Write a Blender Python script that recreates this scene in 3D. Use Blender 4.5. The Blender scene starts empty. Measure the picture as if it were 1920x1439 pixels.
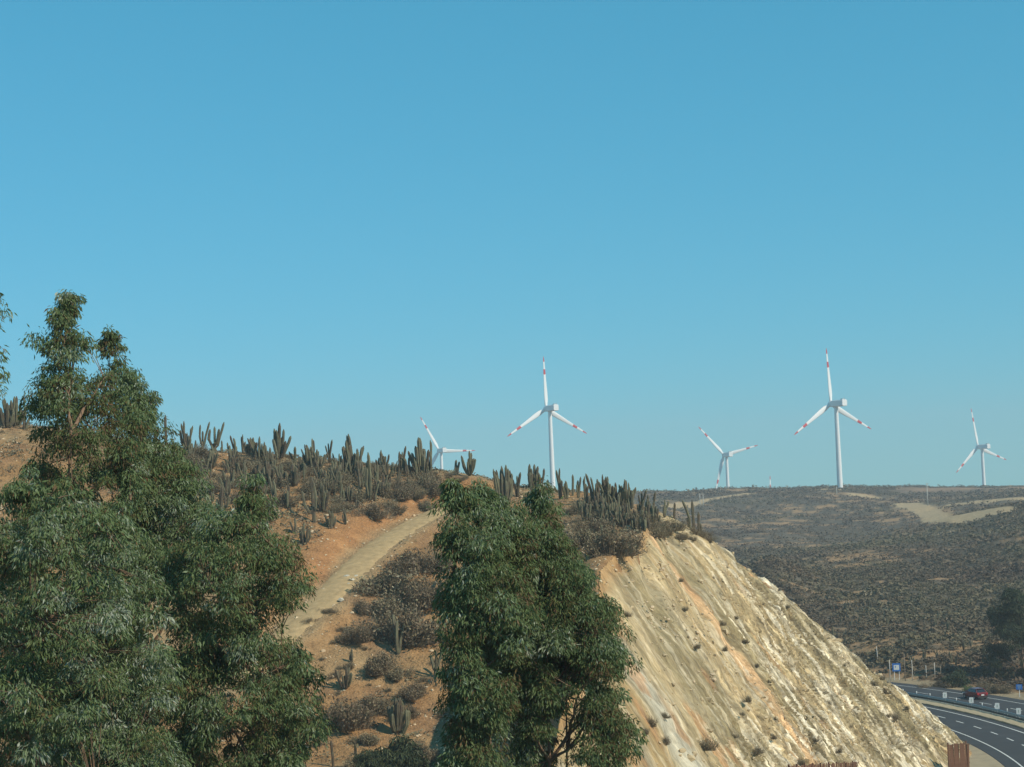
import bpy, math, random
import numpy as np
from mathutils import Vector, Matrix

R_ = math.radians
rng = np.random.default_rng(11)
random.seed(11)
scene = bpy.context.scene
COL = scene.collection

# ------------------------------------------------------------------ camera
CAMZ = 30.0
FPX = 3300.0                       # focal length in photograph pixels (1920 wide)
ROLL = R_(2.2)
PITCH = math.atan(220.0 / FPX)
cam = bpy.data.cameras.new('camera')
cam.sensor_width = 36.0
cam.lens = 36.0 * FPX / 1920.0
cam.clip_start = 0.5
cam.clip_end = 20000
cam_o = bpy.data.objects.new('camera', cam)
COL.objects.link(cam_o)
cam_o.matrix_world = (Matrix.Translation((0, 0, CAMZ)) @ Matrix.Rotation(R_(90) + PITCH, 4, 'X')
                      @ Matrix.Rotation(-ROLL, 4, 'Z'))
scene.camera = cam_o

# ------------------------------------------------------------------ sky, sun, exposure
SUN_EL = 40.0
SUN_AZ = 121.0                     # degrees clockwise from +Y (the view direction)
world = bpy.data.worlds.new('World')
scene.world = world
world.use_nodes = True
wn = world.node_tree.nodes
wl = world.node_tree.links
bg = wn['Background']
sky = wn.new('ShaderNodeTexSky')
sky.sky_type = 'NISHITA'
sky.sun_disc = False
sky.sun_elevation = R_(SUN_EL)
sky.sun_rotation = R_(SUN_AZ)
sky.altitude = 0
sky.air_density = 1.0
sky.dust_density = 0.0
sky.ozone_density = 8.0
SKY_STR = 0.11
_sep = wn.new('ShaderNodeSeparateColor'); _com = wn.new('ShaderNodeCombineColor')     # colour grade of the whole dome
wl.new(sky.outputs['Color'], _sep.inputs['Color'])
for _ch, _p, _g in (('Red', 0.85, 0.355), ('Green', 0.53, 0.745), ('Blue', 0.60, 0.88)):
    _pw = wn.new('ShaderNodeMath'); _pw.operation = 'POWER'; _pw.inputs[1].default_value = _p
    _ml = wn.new('ShaderNodeMath'); _ml.operation = 'MULTIPLY'; _ml.inputs[1].default_value = _g * SKY_STR ** _p / SKY_STR
    wl.new(_sep.outputs[_ch], _pw.inputs[0]); wl.new(_pw.outputs[0], _ml.inputs[0]); wl.new(_ml.outputs[0], _com.inputs[_ch])
wl.new(_com.outputs['Color'], bg.inputs['Color'])
bg.inputs['Strength'].default_value = SKY_STR
sun = bpy.data.lights.new('sun', 'SUN')
sun.energy = 4.4
sun.angle = R_(0.5)
sun.color = (1.0, 0.90, 0.74)
sun_o = bpy.data.objects.new('sun', sun)
COL.objects.link(sun_o)
_ts = Vector((math.sin(R_(SUN_AZ)) * math.cos(R_(SUN_EL)), math.cos(R_(SUN_AZ)) * math.cos(R_(SUN_EL)), math.sin(R_(SUN_EL))))
sun_o.rotation_euler = _ts.to_track_quat('Z', 'Y').to_euler()
sun_o.location = (60, -60, 120)
scene.view_settings.view_transform = 'Standard'
scene.view_settings.look = 'None'
scene.view_settings.exposure = 0.0
scene.view_settings.gamma = 1.0
scene.render.engine = 'CYCLES'
scene.cycles.max_bounces = 6
scene.cycles.volume_bounces = 0
scene.cycles.transparent_max_bounces = 8

# ------------------------------------------------------------------ helpers: noise, pixels, meshes
def _hash(ix, iy, iz=0, seed=0):
    h = (ix.astype(np.int64) * 374761393 + iy.astype(np.int64) * 668265263 + np.int64(iz) * 2147483647 + seed * 144665 * 7919) & 0x7fffffff
    h = ((h ^ (h >> 13)) * 1274126177) & 0x7fffffff
    h = ((h ^ (h >> 16)) * 668265263) & 0x7fffffff
    return ((h ^ (h >> 15)) & 0xffffff) / float(0xffffff)

def vnoise(x, y, seed=0):
    x = np.asarray(x, float); y = np.asarray(y, float)
    ix = np.floor(x); iy = np.floor(y)
    fx = x - ix; fy = y - iy
    fx = fx * fx * (3 - 2 * fx); fy = fy * fy * (3 - 2 * fy)
    a = _hash(ix, iy, 0, seed); b = _hash(ix + 1, iy, 0, seed)
    c = _hash(ix, iy + 1, 0, seed); d = _hash(ix + 1, iy + 1, 0, seed)
    return (a * (1 - fx) + b * fx) * (1 - fy) + (c * (1 - fx) + d * fx) * fy

def fbm(x, y, seed=0, octv=4):
    v = 0; a = 0.5; t = 0
    for o in range(octv):
        v = v + a * vnoise(np.asarray(x) * 2 ** o, np.asarray(y) * 2 ** o, seed + o * 17); t += a; a *= 0.5
    return v / t

def smooth(a, b, x):
    t = np.clip((np.asarray(x, float) - a) / (b - a), 0, 1)
    return t * t * (3 - 2 * t)

def pray(x, y):
    """direction of the view through photograph pixel (x, y), scaled to world Y = 1"""
    X = x - 960.0; Y = -(y - 719.5)
    xr = X * math.cos(ROLL) + Y * math.sin(ROLL); yr = -X * math.sin(ROLL) + Y * math.cos(ROLL)
    dy = FPX * math.cos(PITCH) - yr * math.sin(PITCH)
    return xr / dy, (FPX * math.sin(PITCH) + yr * math.cos(PITCH)) / dy

def at(x, y, D):
    u, w = pray(x, y)
    return Vector((u * D, D, CAMZ + w * D))

def pchip(xk, yk, x):
    xk = np.asarray(xk, float); yk = np.asarray(yk, float)
    h = np.diff(xk); s = np.diff(yk) / h
    m = np.zeros(len(xk)); m[0] = s[0]; m[-1] = s[-1]
    for i in range(1, len(xk) - 1):
        if s[i - 1] * s[i] > 0:
            w1 = 2 * h[i] + h[i - 1]; w2 = h[i] + 2 * h[i - 1]
            m[i] = (w1 + w2) / (w1 / s[i - 1] + w2 / s[i])
    i = np.clip(np.searchsorted(xk, x) - 1, 0, len(xk) - 2)
    t = np.clip((x - xk[i]) / h[i], 0, 1)
    return ((2 * t ** 3 - 3 * t ** 2 + 1) * yk[i] + (t ** 3 - 2 * t ** 2 + t) * h[i] * m[i]
            + (-2 * t ** 3 + 3 * t ** 2) * yk[i + 1] + (t ** 3 - t ** 2) * h[i] * m[i + 1])

def np_mesh(name, verts, faces, mats=(), smooth_sh=False, attrs=None, mat_idx=None):
    """faces: (n,3) or (n,4) array, or a list of such arrays"""
    me = bpy.data.meshes.new(name)
    verts = np.ascontiguousarray(verts, dtype=np.float32)
    fl = faces if isinstance(faces, list) else [faces]
    fl = [np.ascontiguousarray(f, dtype=np.int32) for f in fl if len(f)]
    loops = np.concatenate([f.ravel() for f in fl])
    tot = np.concatenate([np.full(len(f), f.shape[1], np.int32) for f in fl])
    start = np.concatenate([[0], np.cumsum(tot)[:-1]]).astype(np.int32)
    me.vertices.add(len(verts)); me.vertices.foreach_set('co', verts.ravel())
    me.loops.add(len(loops)); me.loops.foreach_set('vertex_index', loops)
    me.polygons.add(len(tot)); me.polygons.foreach_set('loop_start', start)
    me.polygons.foreach_set('loop_total', tot)
    if mat_idx is not None:
        me.polygons.foreach_set('material_index', np.ascontiguousarray(mat_idx, np.int32))
    me.update(calc_edges=True)
    me.polygons.foreach_set('use_smooth', np.full(len(tot), smooth_sh, bool))
    for m in mats: me.materials.append(m)
    for k, v in (attrs or {}).items():
        v = np.ascontiguousarray(v, np.float32)
        if v.ndim == 1:
            a = me.attributes.new(k, 'FLOAT', 'POINT'); a.data.foreach_set('value', v)
        else:
            a = me.attributes.new(k, 'FLOAT_VECTOR', 'POINT'); a.data.foreach_set('vector', v.ravel())
    return me

def link(name, me, parent=None, loc=None):
    o = bpy.data.objects.new(name, me); COL.objects.link(o)
    if parent is not None: o.parent = parent
    if loc is not None: o.location = loc
    return o

def tag(o, label=None, cat=None, group=None, kind=None):
    if label: o['label'] = label
    if cat: o['category'] = cat
    if group: o['group'] = group
    if kind: o['kind'] = kind
    return o

def empty(name, loc=(0, 0, 0), rz=0.0):
    o = bpy.data.objects.new(name, None); COL.objects.link(o)
    o.location = loc; o.rotation_euler = (0, 0, rz); o.empty_display_size = 0.3
    return o

def copy_tree(o, parent=None):
    c = o.copy(); COL.objects.link(c); c.parent = parent
    for ch in list(o.children): copy_tree(ch, c)
    return c

class MB:
    """collects simple shapes into one mesh"""
    def __init__(self): self.v = []; self.f = []; self.m = []
    def add(self, vs, fs, mi=0):
        b = len(self.v); self.v += [tuple(p) for p in vs]
        self.f += [tuple(i + b for i in f) for f in fs]; self.m += [mi] * len(fs); return self
    def box(self, c, s, mi=0, M=None):
        vs = [Vector((c[0] + sx * s[0] / 2, c[1] + sy * s[1] / 2, c[2] + sz * s[2] / 2)) for sx in (-1, 1) for sy in (-1, 1) for sz in (-1, 1)]
        if M is not None: vs = [M @ v for v in vs]
        return self.add(vs, [(0, 1, 3, 2), (4, 6, 7, 5), (0, 4, 5, 1), (2, 3, 7, 6), (0, 2, 6, 4), (1, 5, 7, 3)], mi)
    def tube(self, pts, rad, n=8, mi=0, cap=True):
        pts = [Vector(p) for p in pts]; rings = []
        for i, p in enumerate(pts):
            t = (pts[min(i + 1, len(pts) - 1)] - pts[max(i - 1, 0)]).normalized()
            a = t.cross(Vector((0, 0, 1)) if abs(t.z) < 0.9 else Vector((1, 0, 0))).normalized(); b = t.cross(a)
            r = rad[i] if hasattr(rad, '__len__') else rad
            rings.append([p + (a * math.cos(2 * math.pi * k / n) + b * math.sin(2 * math.pi * k / n)) * r for k in range(n)])
        vs = [v for r in rings for v in r]; fs = []
        for i in range(len(pts) - 1):
            for k in range(n):
                k2 = (k + 1) % n; fs.append((i * n + k, i * n + k2, (i + 1) * n + k2, (i + 1) * n + k))
        if cap:
            fs.append(tuple(range(n - 1, -1, -1))); fs.append(tuple((len(pts) - 1) * n + k for k in range(n)))
        return self.add(vs, fs, mi)
    def mesh(self, name, mats, sm=False):
        me = bpy.data.meshes.new(name); me.from_pydata(self.v, [], self.f)
        for m in (mats if isinstance(mats, (list, tuple)) else [mats]): me.materials.append(m)
        me.polygons.foreach_set('material_index', self.m)
        me.polygons.foreach_set('use_smooth', [sm] * len(self.f)); me.update(); return me
    def build(self, name, mats, parent=None, sm=False, loc=None):
        return link(name, self.mesh(name, mats, sm), parent, loc)

# ------------------------------------------------------------------ materials
def new_mat(name):
    m = bpy.data.materials.new(name); m.use_nodes = True
    nt = m.node_tree; b = nt.nodes['Principled BSDF']
    return m, nt, b

def simple(name, col, rough=0.6, metal=0.0, vary=0.25, scale=6.0, bump=0.0, spec=0.3):
    m, nt, b = new_mat(name); n, l = nt.nodes, nt.links
    b.inputs['Roughness'].default_value = rough; b.inputs['Metallic'].default_value = metal
    b.inputs['Specular IOR Level'].default_value = spec
    tc = n.new('ShaderNodeTexCoord'); nz = n.new('ShaderNodeTexNoise')
    nz.inputs['Scale'].default_value = scale; nz.inputs['Detail'].default_value = 5
    l.new(tc.outputs['Object'], nz.inputs['Vector'])
    mx = n.new('ShaderNodeMix'); mx.data_type = 'RGBA'
    mx.inputs['A'].default_value = [c * (1 - vary) for c in col] + [1]
    mx.inputs['B'].default_value = [min(1, c * (1 + vary)) for c in col] + [1]
    l.new(nz.outputs['Fac'], mx.inputs['Factor']); l.new(mx.outputs['Result'], b.inputs['Base Color'])
    if bump:
        bp = n.new('ShaderNodeBump'); bp.inputs['Strength'].default_value = bump; bp.inputs['Distance'].default_value = 0.05
        l.new(nz.outputs['Fac'], bp.inputs['Height']); l.new(bp.outputs['Normal'], b.inputs['Normal'])
    return m

def attr_mat(name, attr='col', rough=0.9, nscale=1.2, lo=0.7, hi=1.25, fine=9.0, bump=0.5, bdist=0.12, spec=0.15, vec=None, vscale=(1, 1, 1)):
    """base colour from a per-vertex earth colour, broken up by two scales of noise"""
    m, nt, b = new_mat(name); n, l = nt.nodes, nt.links
    b.inputs['Roughness'].default_value = rough; b.inputs['Specular IOR Level'].default_value = spec
    at_ = n.new('ShaderNodeAttribute'); at_.attribute_name = attr
    if vec:
        v = n.new('ShaderNodeAttribute'); v.attribute_name = vec; vo = v.outputs['Vector']
    else:
        v = n.new('ShaderNodeTexCoord'); vo = v.outputs['Object']
    mp = n.new('ShaderNodeMapping'); mp.inputs['Scale'].default_value = vscale; l.new(vo, mp.inputs['Vector'])
    n1 = n.new('ShaderNodeTexNoise'); n1.inputs['Scale'].default_value = nscale; n1.inputs['Detail'].default_value = 6
    n2 = n.new('ShaderNodeTexNoise'); n2.inputs['Scale'].default_value = fine; n2.inputs['Detail'].default_value = 4
    for q in (n1, n2): l.new(mp.outputs['Vector'], q.inputs['Vector'])
    ad = n.new('ShaderNodeMath'); ad.operation = 'ADD'; l.new(n1.outputs['Fac'], ad.inputs[0]); l.new(n2.outputs['Fac'], ad.inputs[1])
    mr = n.new('ShaderNodeMapRange'); mr.inputs['From Min'].default_value = 0.65; mr.inputs['From Max'].default_value = 1.35
    mr.inputs['To Min'].default_value = lo; mr.inputs['To Max'].default_value = hi
    l.new(ad.outputs[0], mr.inputs['Value'])
    mul = n.new('ShaderNodeVectorMath'); mul.operation = 'SCALE'
    l.new(at_.outputs['Vector'], mul.inputs[0]); l.new(mr.outputs[0], mul.inputs['Scale'])
    l.new(mul.outputs[0], b.inputs['Base Color'])
    bp = n.new('ShaderNodeBump'); bp.inputs['Strength'].default_value = bump; bp.inputs['Distance'].default_value = bdist
    l.new(ad.outputs[0], bp.inputs['Height']); l.new(bp.outputs['Normal'], b.inputs['Normal'])
    return m

M = {}
M['ground'] = attr_mat('earth', nscale=0.7, fine=4.5, lo=0.62, hi=1.32, bump=0.9, bdist=0.25)
M['rock'] = attr_mat('bedded_rock', nscale=1.1, fine=7.0, lo=0.62, hi=1.3, bump=0.9, bdist=0.12, vec='bed', vscale=(1.6, 0.22, 1))
def rock_chips(m):
    n, l = m.node_tree.nodes, m.node_tree.links; b = n['Principled BSDF']
    src = b.inputs['Base Color'].links[0].from_socket; vec = [q for q in n if q.type == 'MAPPING'][0].outputs['Vector']
    bmp = [q for q in n if q.type == 'BUMP'][0]; oldh = bmp.inputs['Height'].links[0].from_socket
    mp = n.new('ShaderNodeMapping'); mp.inputs['Scale'].default_value = (1.9, 3.4, 1); l.new(vec, mp.inputs['Vector'])
    vo = n.new('ShaderNodeTexVoronoi'); vo.feature = 'F1'; vo.inputs['Scale'].default_value = 1.6; l.new(mp.outputs['Vector'], vo.inputs['Vector'])
    ve = n.new('ShaderNodeTexVoronoi'); ve.feature = 'DISTANCE_TO_EDGE'; ve.inputs['Scale'].default_value = 1.6; l.new(mp.outputs['Vector'], ve.inputs['Vector'])
    sp = n.new('ShaderNodeSeparateColor'); l.new(vo.outputs['Color'], sp.inputs['Color'])
    mr = n.new('ShaderNodeMapRange'); mr.inputs['To Min'].default_value = 0.80; mr.inputs['To Max'].default_value = 1.22; l.new(sp.outputs['Red'], mr.inputs['Value'])
    er = n.new('ShaderNodeMapRange'); er.inputs['From Max'].default_value = 0.07; er.inputs['To Min'].default_value = 0.72; er.inputs['To Max'].default_value = 1.0; l.new(ve.outputs['Distance'], er.inputs['Value'])
    mm = n.new('ShaderNodeMath'); mm.operation = 'MULTIPLY'; l.new(mr.outputs[0], mm.inputs[0]); l.new(er.outputs[0], mm.inputs[1])
    ra = n.new('ShaderNodeAttribute'); ra.attribute_name = 'chips'; rx = n.new('ShaderNodeMix'); rx.inputs['A'].default_value = 1.0; l.new(ra.outputs['Fac'], rx.inputs['Factor']); l.new(mm.outputs[0], rx.inputs['B'])
    sc_ = n.new('ShaderNodeVectorMath'); sc_.operation = 'SCALE'; l.new(src, sc_.inputs[0]); l.new(rx.outputs['Result'], sc_.inputs['Scale']); l.new(sc_.outputs[0], b.inputs['Base Color'])
    ad = n.new('ShaderNodeMath'); ad.operation = 'MULTIPLY_ADD'; ad.inputs[1].default_value = 0.7; l.new(rx.outputs['Result'], ad.inputs[0]); l.new(oldh, ad.inputs[2]); l.new(ad.outputs[0], bmp.inputs['Height'])
def rock_streaks(m):
    n, l = m.node_tree.nodes, m.node_tree.links; b = n['Principled BSDF']; src = b.inputs['Base Color'].links[0].from_socket
    at_ = n.new('ShaderNodeAttribute'); at_.attribute_name = 'bed'; ch = n.new('ShaderNodeAttribute'); ch.attribute_name = 'chips'
    out = src
    for sc, seed, lo, hi, f0, f1 in (((4.2, 0.30, 1), 3.0, 0.54, 0.60, 1.0, 1.42), ((5.5, 0.42, 1), 17.0, 0.56, 0.62, 1.0, 0.60), ((1.5, 0.07, 1), 31.0, 0.52, 0.57, 1.0, 1.16)):
        mp = n.new('ShaderNodeMapping'); mp.inputs['Scale'].default_value = sc; mp.inputs['Location'].default_value = (seed, seed, 0); l.new(at_.outputs['Vector'], mp.inputs['Vector'])
        nz = n.new('ShaderNodeTexNoise'); nz.inputs['Scale'].default_value = 1.0; nz.inputs['Detail'].default_value = 3; l.new(mp.outputs['Vector'], nz.inputs['Vector'])
        mr = n.new('ShaderNodeMapRange'); mr.inputs['From Min'].default_value = lo; mr.inputs['From Max'].default_value = hi; mr.inputs['To Min'].default_value = f0; mr.inputs['To Max'].default_value = f1; l.new(nz.outputs['Fac'], mr.inputs['Value'])
        cm = n.new('ShaderNodeMapRange'); cm.inputs['To Min'].default_value = 0.35; cm.inputs['To Max'].default_value = 1.0; l.new(ch.outputs['Fac'], cm.inputs['Value'])
        mx = n.new('ShaderNodeMix'); mx.inputs['A'].default_value = 1.0; l.new(cm.outputs[0], mx.inputs['Factor']); l.new(mr.outputs[0], mx.inputs['B'])
        sc_ = n.new('ShaderNodeVectorMath'); sc_.operation = 'SCALE'; l.new(out, sc_.inputs[0]); l.new(mx.outputs['Result'], sc_.inputs['Scale']); out = sc_.outputs[0]
    l.new(out, b.inputs['Base Color'])
rock_chips(M['rock'])
rock_streaks(M['rock'])
M['track'] = simple('track_gravel', (0.435, 0.300, 0.148), 0.95, vary=0.42, scale=1.6, bump=0.9)
M['asphalt'] = simple('asphalt', (0.050, 0.049, 0.049), 0.85, vary=0.32, scale=0.35)
M['paint'] = simple('road_paint', (0.60, 0.59, 0.54), 0.7, vary=0.3, scale=2.5)
M['gravel'] = simple('verge_gravel', (0.34, 0.27, 0.17), 0.95, vary=0.3, scale=1.2, bump=0.5)
M['median'] = simple('median_strip', (0.17, 0.17, 0.13), 0.9, vary=0.35, scale=1.5)
M['concrete'] = simple('barrier_concrete', (0.46, 0.36, 0.22), 0.85, vary=0.25, scale=1.6)
M['steel'] = simple('galvanised_steel', (0.40, 0.42, 0.42), 0.5, 0.4, vary=0.15)
M['shaded_steel'] = simple('shaded_steel', (0.035, 0.045, 0.04), 0.7, 0.0, vary=0.2)  # shade on the rail's viewer-side face, put into the steel colour
M['rust'] = simple('rusty_steel', (0.17, 0.085, 0.05), 0.9, 0.1, vary=0.4, scale=3.0)
M['white'] = simple('turbine_white', (0.80, 0.81, 0.80), 0.45, vary=0.03, scale=0.2)
M['red'] = simple('warning_red', (0.55, 0.045, 0.05), 0.5, vary=0.06)
M['sign_white'] = simple('sign_white', (0.78, 0.80, 0.78), 0.5, vary=0.05)
M['sign_blue'] = simple('sign_blue', (0.02, 0.17, 0.55), 0.45, vary=0.05)
M['sign_grey'] = simple('sign_grey', (0.45, 0.52, 0.48), 0.5, vary=0.05)
M['pole'] = simple('pole_concrete', (0.55, 0.52, 0.46), 0.8, vary=0.15)
M['wood'] = simple('weathered_wood', (0.26, 0.21, 0.16), 0.9, vary=0.3)
M['stone'] = simple('pale_stone', (0.58, 0.45, 0.29), 0.9, vary=0.35, scale=2.0, bump=0.5)
M['stone_grey'] = simple('grey_stone', (0.50, 0.46, 0.36), 0.9, vary=0.3, scale=2.0, bump=0.5)
M['stone_cut'] = simple('cut_stone', (0.50, 0.39, 0.235), 0.9, vary=0.35, scale=0.5, bump=0.5)
M['stone_pink'] = simple('pink_stone', (0.58, 0.38, 0.26), 0.9, vary=0.25, scale=2.0, bump=0.5)

def leaf_mat(name, stops, rough=0.55, spec=0.2, transl=0.15):
    m, nt, b = new_mat(name); n, l = nt.nodes, nt.links
    b.inputs['Roughness'].default_value = rough; b.inputs['Specular IOR Level'].default_value = spec
    a = n.new('ShaderNodeAttribute'); a.attribute_name = 'tone'
    r = n.new('ShaderNodeValToRGB'); e = r.color_ramp.elements
    while len(e) < len(stops): e.new(0.5)
    for i, (p, c) in enumerate(stops): e[i].position = p; e[i].color = (*c, 1)
    l.new(a.outputs['Fac'], r.inputs['Fac']); l.new(r.outputs['Color'], b.inputs['Base Color'])
    if transl:
        t = n.new('ShaderNodeBsdfTranslucent'); l.new(r.outputs['Color'], t.inputs['Color'])
        mx = n.new('ShaderNodeMixShader'); mx.inputs[0].default_value = transl
        l.new(b.outputs[0], mx.inputs[1]); l.new(t.outputs[0], mx.inputs[2])
        l.new(mx.outputs[0], n['Material Output'].inputs['Surface'])
    return m
M['euc'] = leaf_mat('eucalyptus_leaf', [(0, (0.17, 0.105, 0.05)), (0.10, (0.145, 0.150, 0.052)), (0.35, (0.120, 0.175, 0.062)),
                                        (0.65, (0.165, 0.225, 0.098)), (0.88, (0.25, 0.30, 0.19)), (1.0, (0.42, 0.45, 0.35))], transl=0.28)
M['dark_leaf'] = leaf_mat('dark_leaf', [(0, (0.03, 0.038, 0.018)), (0.5, (0.05, 0.066, 0.030)), (1.0, (0.09, 0.11, 0.05))], transl=0.05)
M['bark'] = simple('eucalyptus_bark', (0.22, 0.14, 0.09), 0.9, vary=0.4, scale=2.5, bump=0.4)
M['twig'] = leaf_mat('dry_shrub', [(0, (0.15, 0.108, 0.072)), (0.4, (0.225, 0.180, 0.115)), (0.75, (0.235, 0.215, 0.125)), (1.0, (0.36, 0.32, 0.22))], 0.9, 0.1, 0)
M['scrub'] = leaf_mat('hillside_scrub', [(0, (0.115, 0.084, 0.058)), (0.4, (0.150, 0.115, 0.075)), (0.75, (0.150, 0.130, 0.075)), (1.0, (0.24, 0.195, 0.13))], 0.9, 0.1, 0)

def cactus_mat():
    m, nt, b = new_mat('cactus_skin'); n, l = nt.nodes, nt.links
    b.inputs['Roughness'].default_value = 0.75; b.inputs['Specular IOR Level'].default_value = 0.15
    tc = n.new('ShaderNodeTexCoord'); nz = n.new('ShaderNodeTexNoise'); nz.inputs['Scale'].default_value = 1.6; nz.inputs['Detail'].default_value = 5
    oi = n.new('ShaderNodeObjectInfo')
    l.new(tc.outputs['Object'], nz.inputs['Vector'])
    r = n.new('ShaderNodeValToRGB'); e = r.color_ramp.elements
    e[0].position = 0.30; e[0].color = (0.105, 0.080, 0.055, 1); e[1].position = 0.72; e[1].color = (0.165, 0.160, 0.095, 1)
    q = e.new(0.5); q.color = (0.130, 0.118, 0.075, 1)
    ad = n.new('ShaderNodeMath'); ad.operation = 'MULTIPLY_ADD'; ad.inputs[1].default_value = 0.35
    l.new(oi.outputs['Random'], ad.inputs[0]); l.new(nz.outputs['Fac'], ad.inputs[2])
    sb = n.new('ShaderNodeMath'); sb.operation = 'SUBTRACT'; sb.inputs[1].default_value = 0.17
    l.new(ad.outputs[0], sb.inputs[0]); l.new(sb.outputs[0], r.inputs['Fac']); l.new(r.outputs['Color'], b.inputs['Base Color'])
    return m
M['cactus'] = cactus_mat()

# ------------------------------------------------------------------ the land as a height function
RC = np.array([-113.7, 199.2])                 # centre of the road's bend
R_EDGE, R_DASH, R_OUTER, R_FDASH, R_FEDGE, R_FSH = 164.6, 168.1, 171.3, 179.7, 183.6, 186.1
def road_z(y): return CAMZ - 25.7 - 0.016 * np.asarray(y, float)

NEAR = [(2, 28.3), (12, 26.0), (30, 20.0), (50, 14.5), (75, 7.5), (105, 6.0)]
def hill_col(xp, crestD, cresty, boty=1450, botD=140, drop=1.0):
    zc = at(xp, cresty, crestD).z; zb = at(xp, boty, botD).z
    P = list(NEAR) + [(botD, zb), ((botD * 0.5 + crestD * 0.5), zb * 0.47 + zc * 0.53), (crestD - 8, zc - 1.7), (crestD, zc), (crestD + 25, zc - 1.5 * drop),
                      (crestD + 60, zc - 12), (crestD + 115, 0), (500, 2), (700, 10), (900, 22), (1080, 30), (1400, 27), (2000, 15), (7000, -30)]
    return P
def far_col(xp, near, far):
    return list(NEAR) + near + [(d, (v - 1000 if v >= 900 and False else at(xp, v, d).z)) if v > 200 else (d, CAMZ + v) for d, v in far] + [(1400, 27), (2000, 15), (7000, -30)]
SPUR = [(140, 26), (165, 28.6), (200, 29.5), (222, 25.5), (250, 4)]
FLAT = [(140, 2.0), (165, 1.7), (200, 1.1), (225, 0.7), (250, 0.3)]
COLS = [
    (-500, hill_col(-500, 205, 730)), (-250, hill_col(-250, 205, 760)), (0, hill_col(0, 205, 790)), (330, hill_col(330, 208, 838)),
    (540, hill_col(540, 212, 858)), (700, hill_col(700, 214, 874)), (770, hill_col(770, 214, 884)), (900, hill_col(900, 213, 893)),
    (945, hill_col(945, 211, 906, 1400, 138)), (1040, list(NEAR[:-1]) + [(95, 10.5), (115, 15.5), (150, 22.5), (180, 26.7), (198, 30.0), (206, at(1040, 920, 206).z), (231, 30), (266, 19), (320, 0), (500, 2), (700, 12), (900, 24), (1060, 30), (1400, 27), (2000, 15), (7000, -30)]),
    (1120, list(NEAR[:-1]) + [(95, 12), (120, 19), (150, 25.3), (175, 27.0), (203, at(1120, 928, 203).z), (225, 28.5), (260, 18), (315, 0), (500, 2), (700, 12), (900, 24), (1060, 30), (1400, 27), (2000, 15), (7000, -30)]),
    (1200, list(NEAR[:-1]) + [(95, 14), (120, 22), (150, 25.6), (175, 26.9), (200, at(1200, 944, 200).z), (222, 27), (255, 16), (310, -2), (450, 0), (700, 14), (900, 25), (1050, at(1200, 926, 1050).z), (1400, 27), (2000, 15), (7000, -30)]),
    (1245, far_col(1245, SPUR, [(310, -35), (450, -30), (700, 985), (900, 940), (1050, 924)])),
    (1310, far_col(1310, SPUR, [(310, -36), (450, -33), (560, 1065), (700, 1010), (900, 950), (1080, 922)])),
    (1440, far_col(1440, SPUR, [(285, -34), (350, 1150), (450, 1052), (520, -22), (700, 1005), (900, 950), (1080, 918)])),
    (1560, far_col(1560, SPUR, [(268, -32), (300, 1240), (350, 1160), (450, 1082), (520, 1035), (600, -21), (720, 1000), (900, 945), (1050, 914)])),
    (1700, far_col(1700, SPUR, [(272, 1272), (300, 1212), (350, 1150), (450, 1070), (560, 1012), (620, -17.5), (720, 985), (850, 950), (1000, 926), (1150, 914)])),
    (1800, far_col(1800, FLAT, [(272, 1277), (300, 1215), (350, 1150), (450, 1065), (600, 975), (660, -12.2), (800, 950), (950, 930), (1100, 915)])),
    (1920, far_col(1920, FLAT, [(266, 1290), (300, 1210), (350, 1140), (450, 1045), (600, 950), (660, -8.7), (800, 935), (950, 925), (1150, 914)])),
    (2300, far_col(2300, FLAT, [(266, 1280), (300, 1200), (350, 1125), (450, 1030), (600, 935), (660, -8.7), (800, 920), (950, 910), (1150, 900)])),
]
_az = np.array([math.atan(pray(x, 1050)[0]) for x, _ in COLS])
_dg = np.concatenate([np.linspace(0.5, 130, 60), np.linspace(131, 330, 200), np.geomspace(332, 7000, 160)])
_tab = np.array([pchip([p[0] for p in P], [p[1] for p in P], np.clip(_dg, P[0][0], P[-1][0])) for _, P in COLS])
_azg = np.linspace(_az[0], _az[-1], 260)
_tab = np.stack([pchip(_az, _tab[:, j], _azg) for j in range(len(_dg))], 1)       # (az, d)

def natural(x, y):
    x = np.asarray(x, float); y = np.asarray(y, float)
    az = np.arctan2(x, np.maximum(y, 1e-6)); az = np.where(y <= 0, np.sign(x) * 1.6, az)
    d = np.where(np.abs(az) < 0.6, y, np.hypot(x, y)); d = np.clip(d, _dg[0], _dg[-1])
    ia = np.clip((az - _azg[0]) / (_azg[1] - _azg[0]), 0, len(_azg) - 1.001); i = ia.astype(int); fa = ia - i
    j = np.clip(np.searchsorted(_dg, d) - 1, 0, len(_dg) - 2); fd = (d - _dg[j]) / (_dg[j + 1] - _dg[j])
    z = (_tab[i, j] * (1 - fa) + _tab[i + 1, j] * fa) * (1 - fd) + (_tab[i, j + 1] * (1 - fa) + _tab[i + 1, j + 1] * fa) * fd
    amp = smooth(20, 120, d)
    z = z + amp * (0.9 * (fbm(x / 14, y / 14, 3, 3) - 0.5) + 0.6 * (fbm(x / 2.6, y / 3.4, 5, 4) - 0.5))
    z = z + smooth(300, 500, d) * (5.0 * (fbm(x / 70, y / 70, 8, 3) - 0.5) + 1.6 * (fbm(x / 22, y / 22, 9, 2) - 0.5))
    return z

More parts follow.
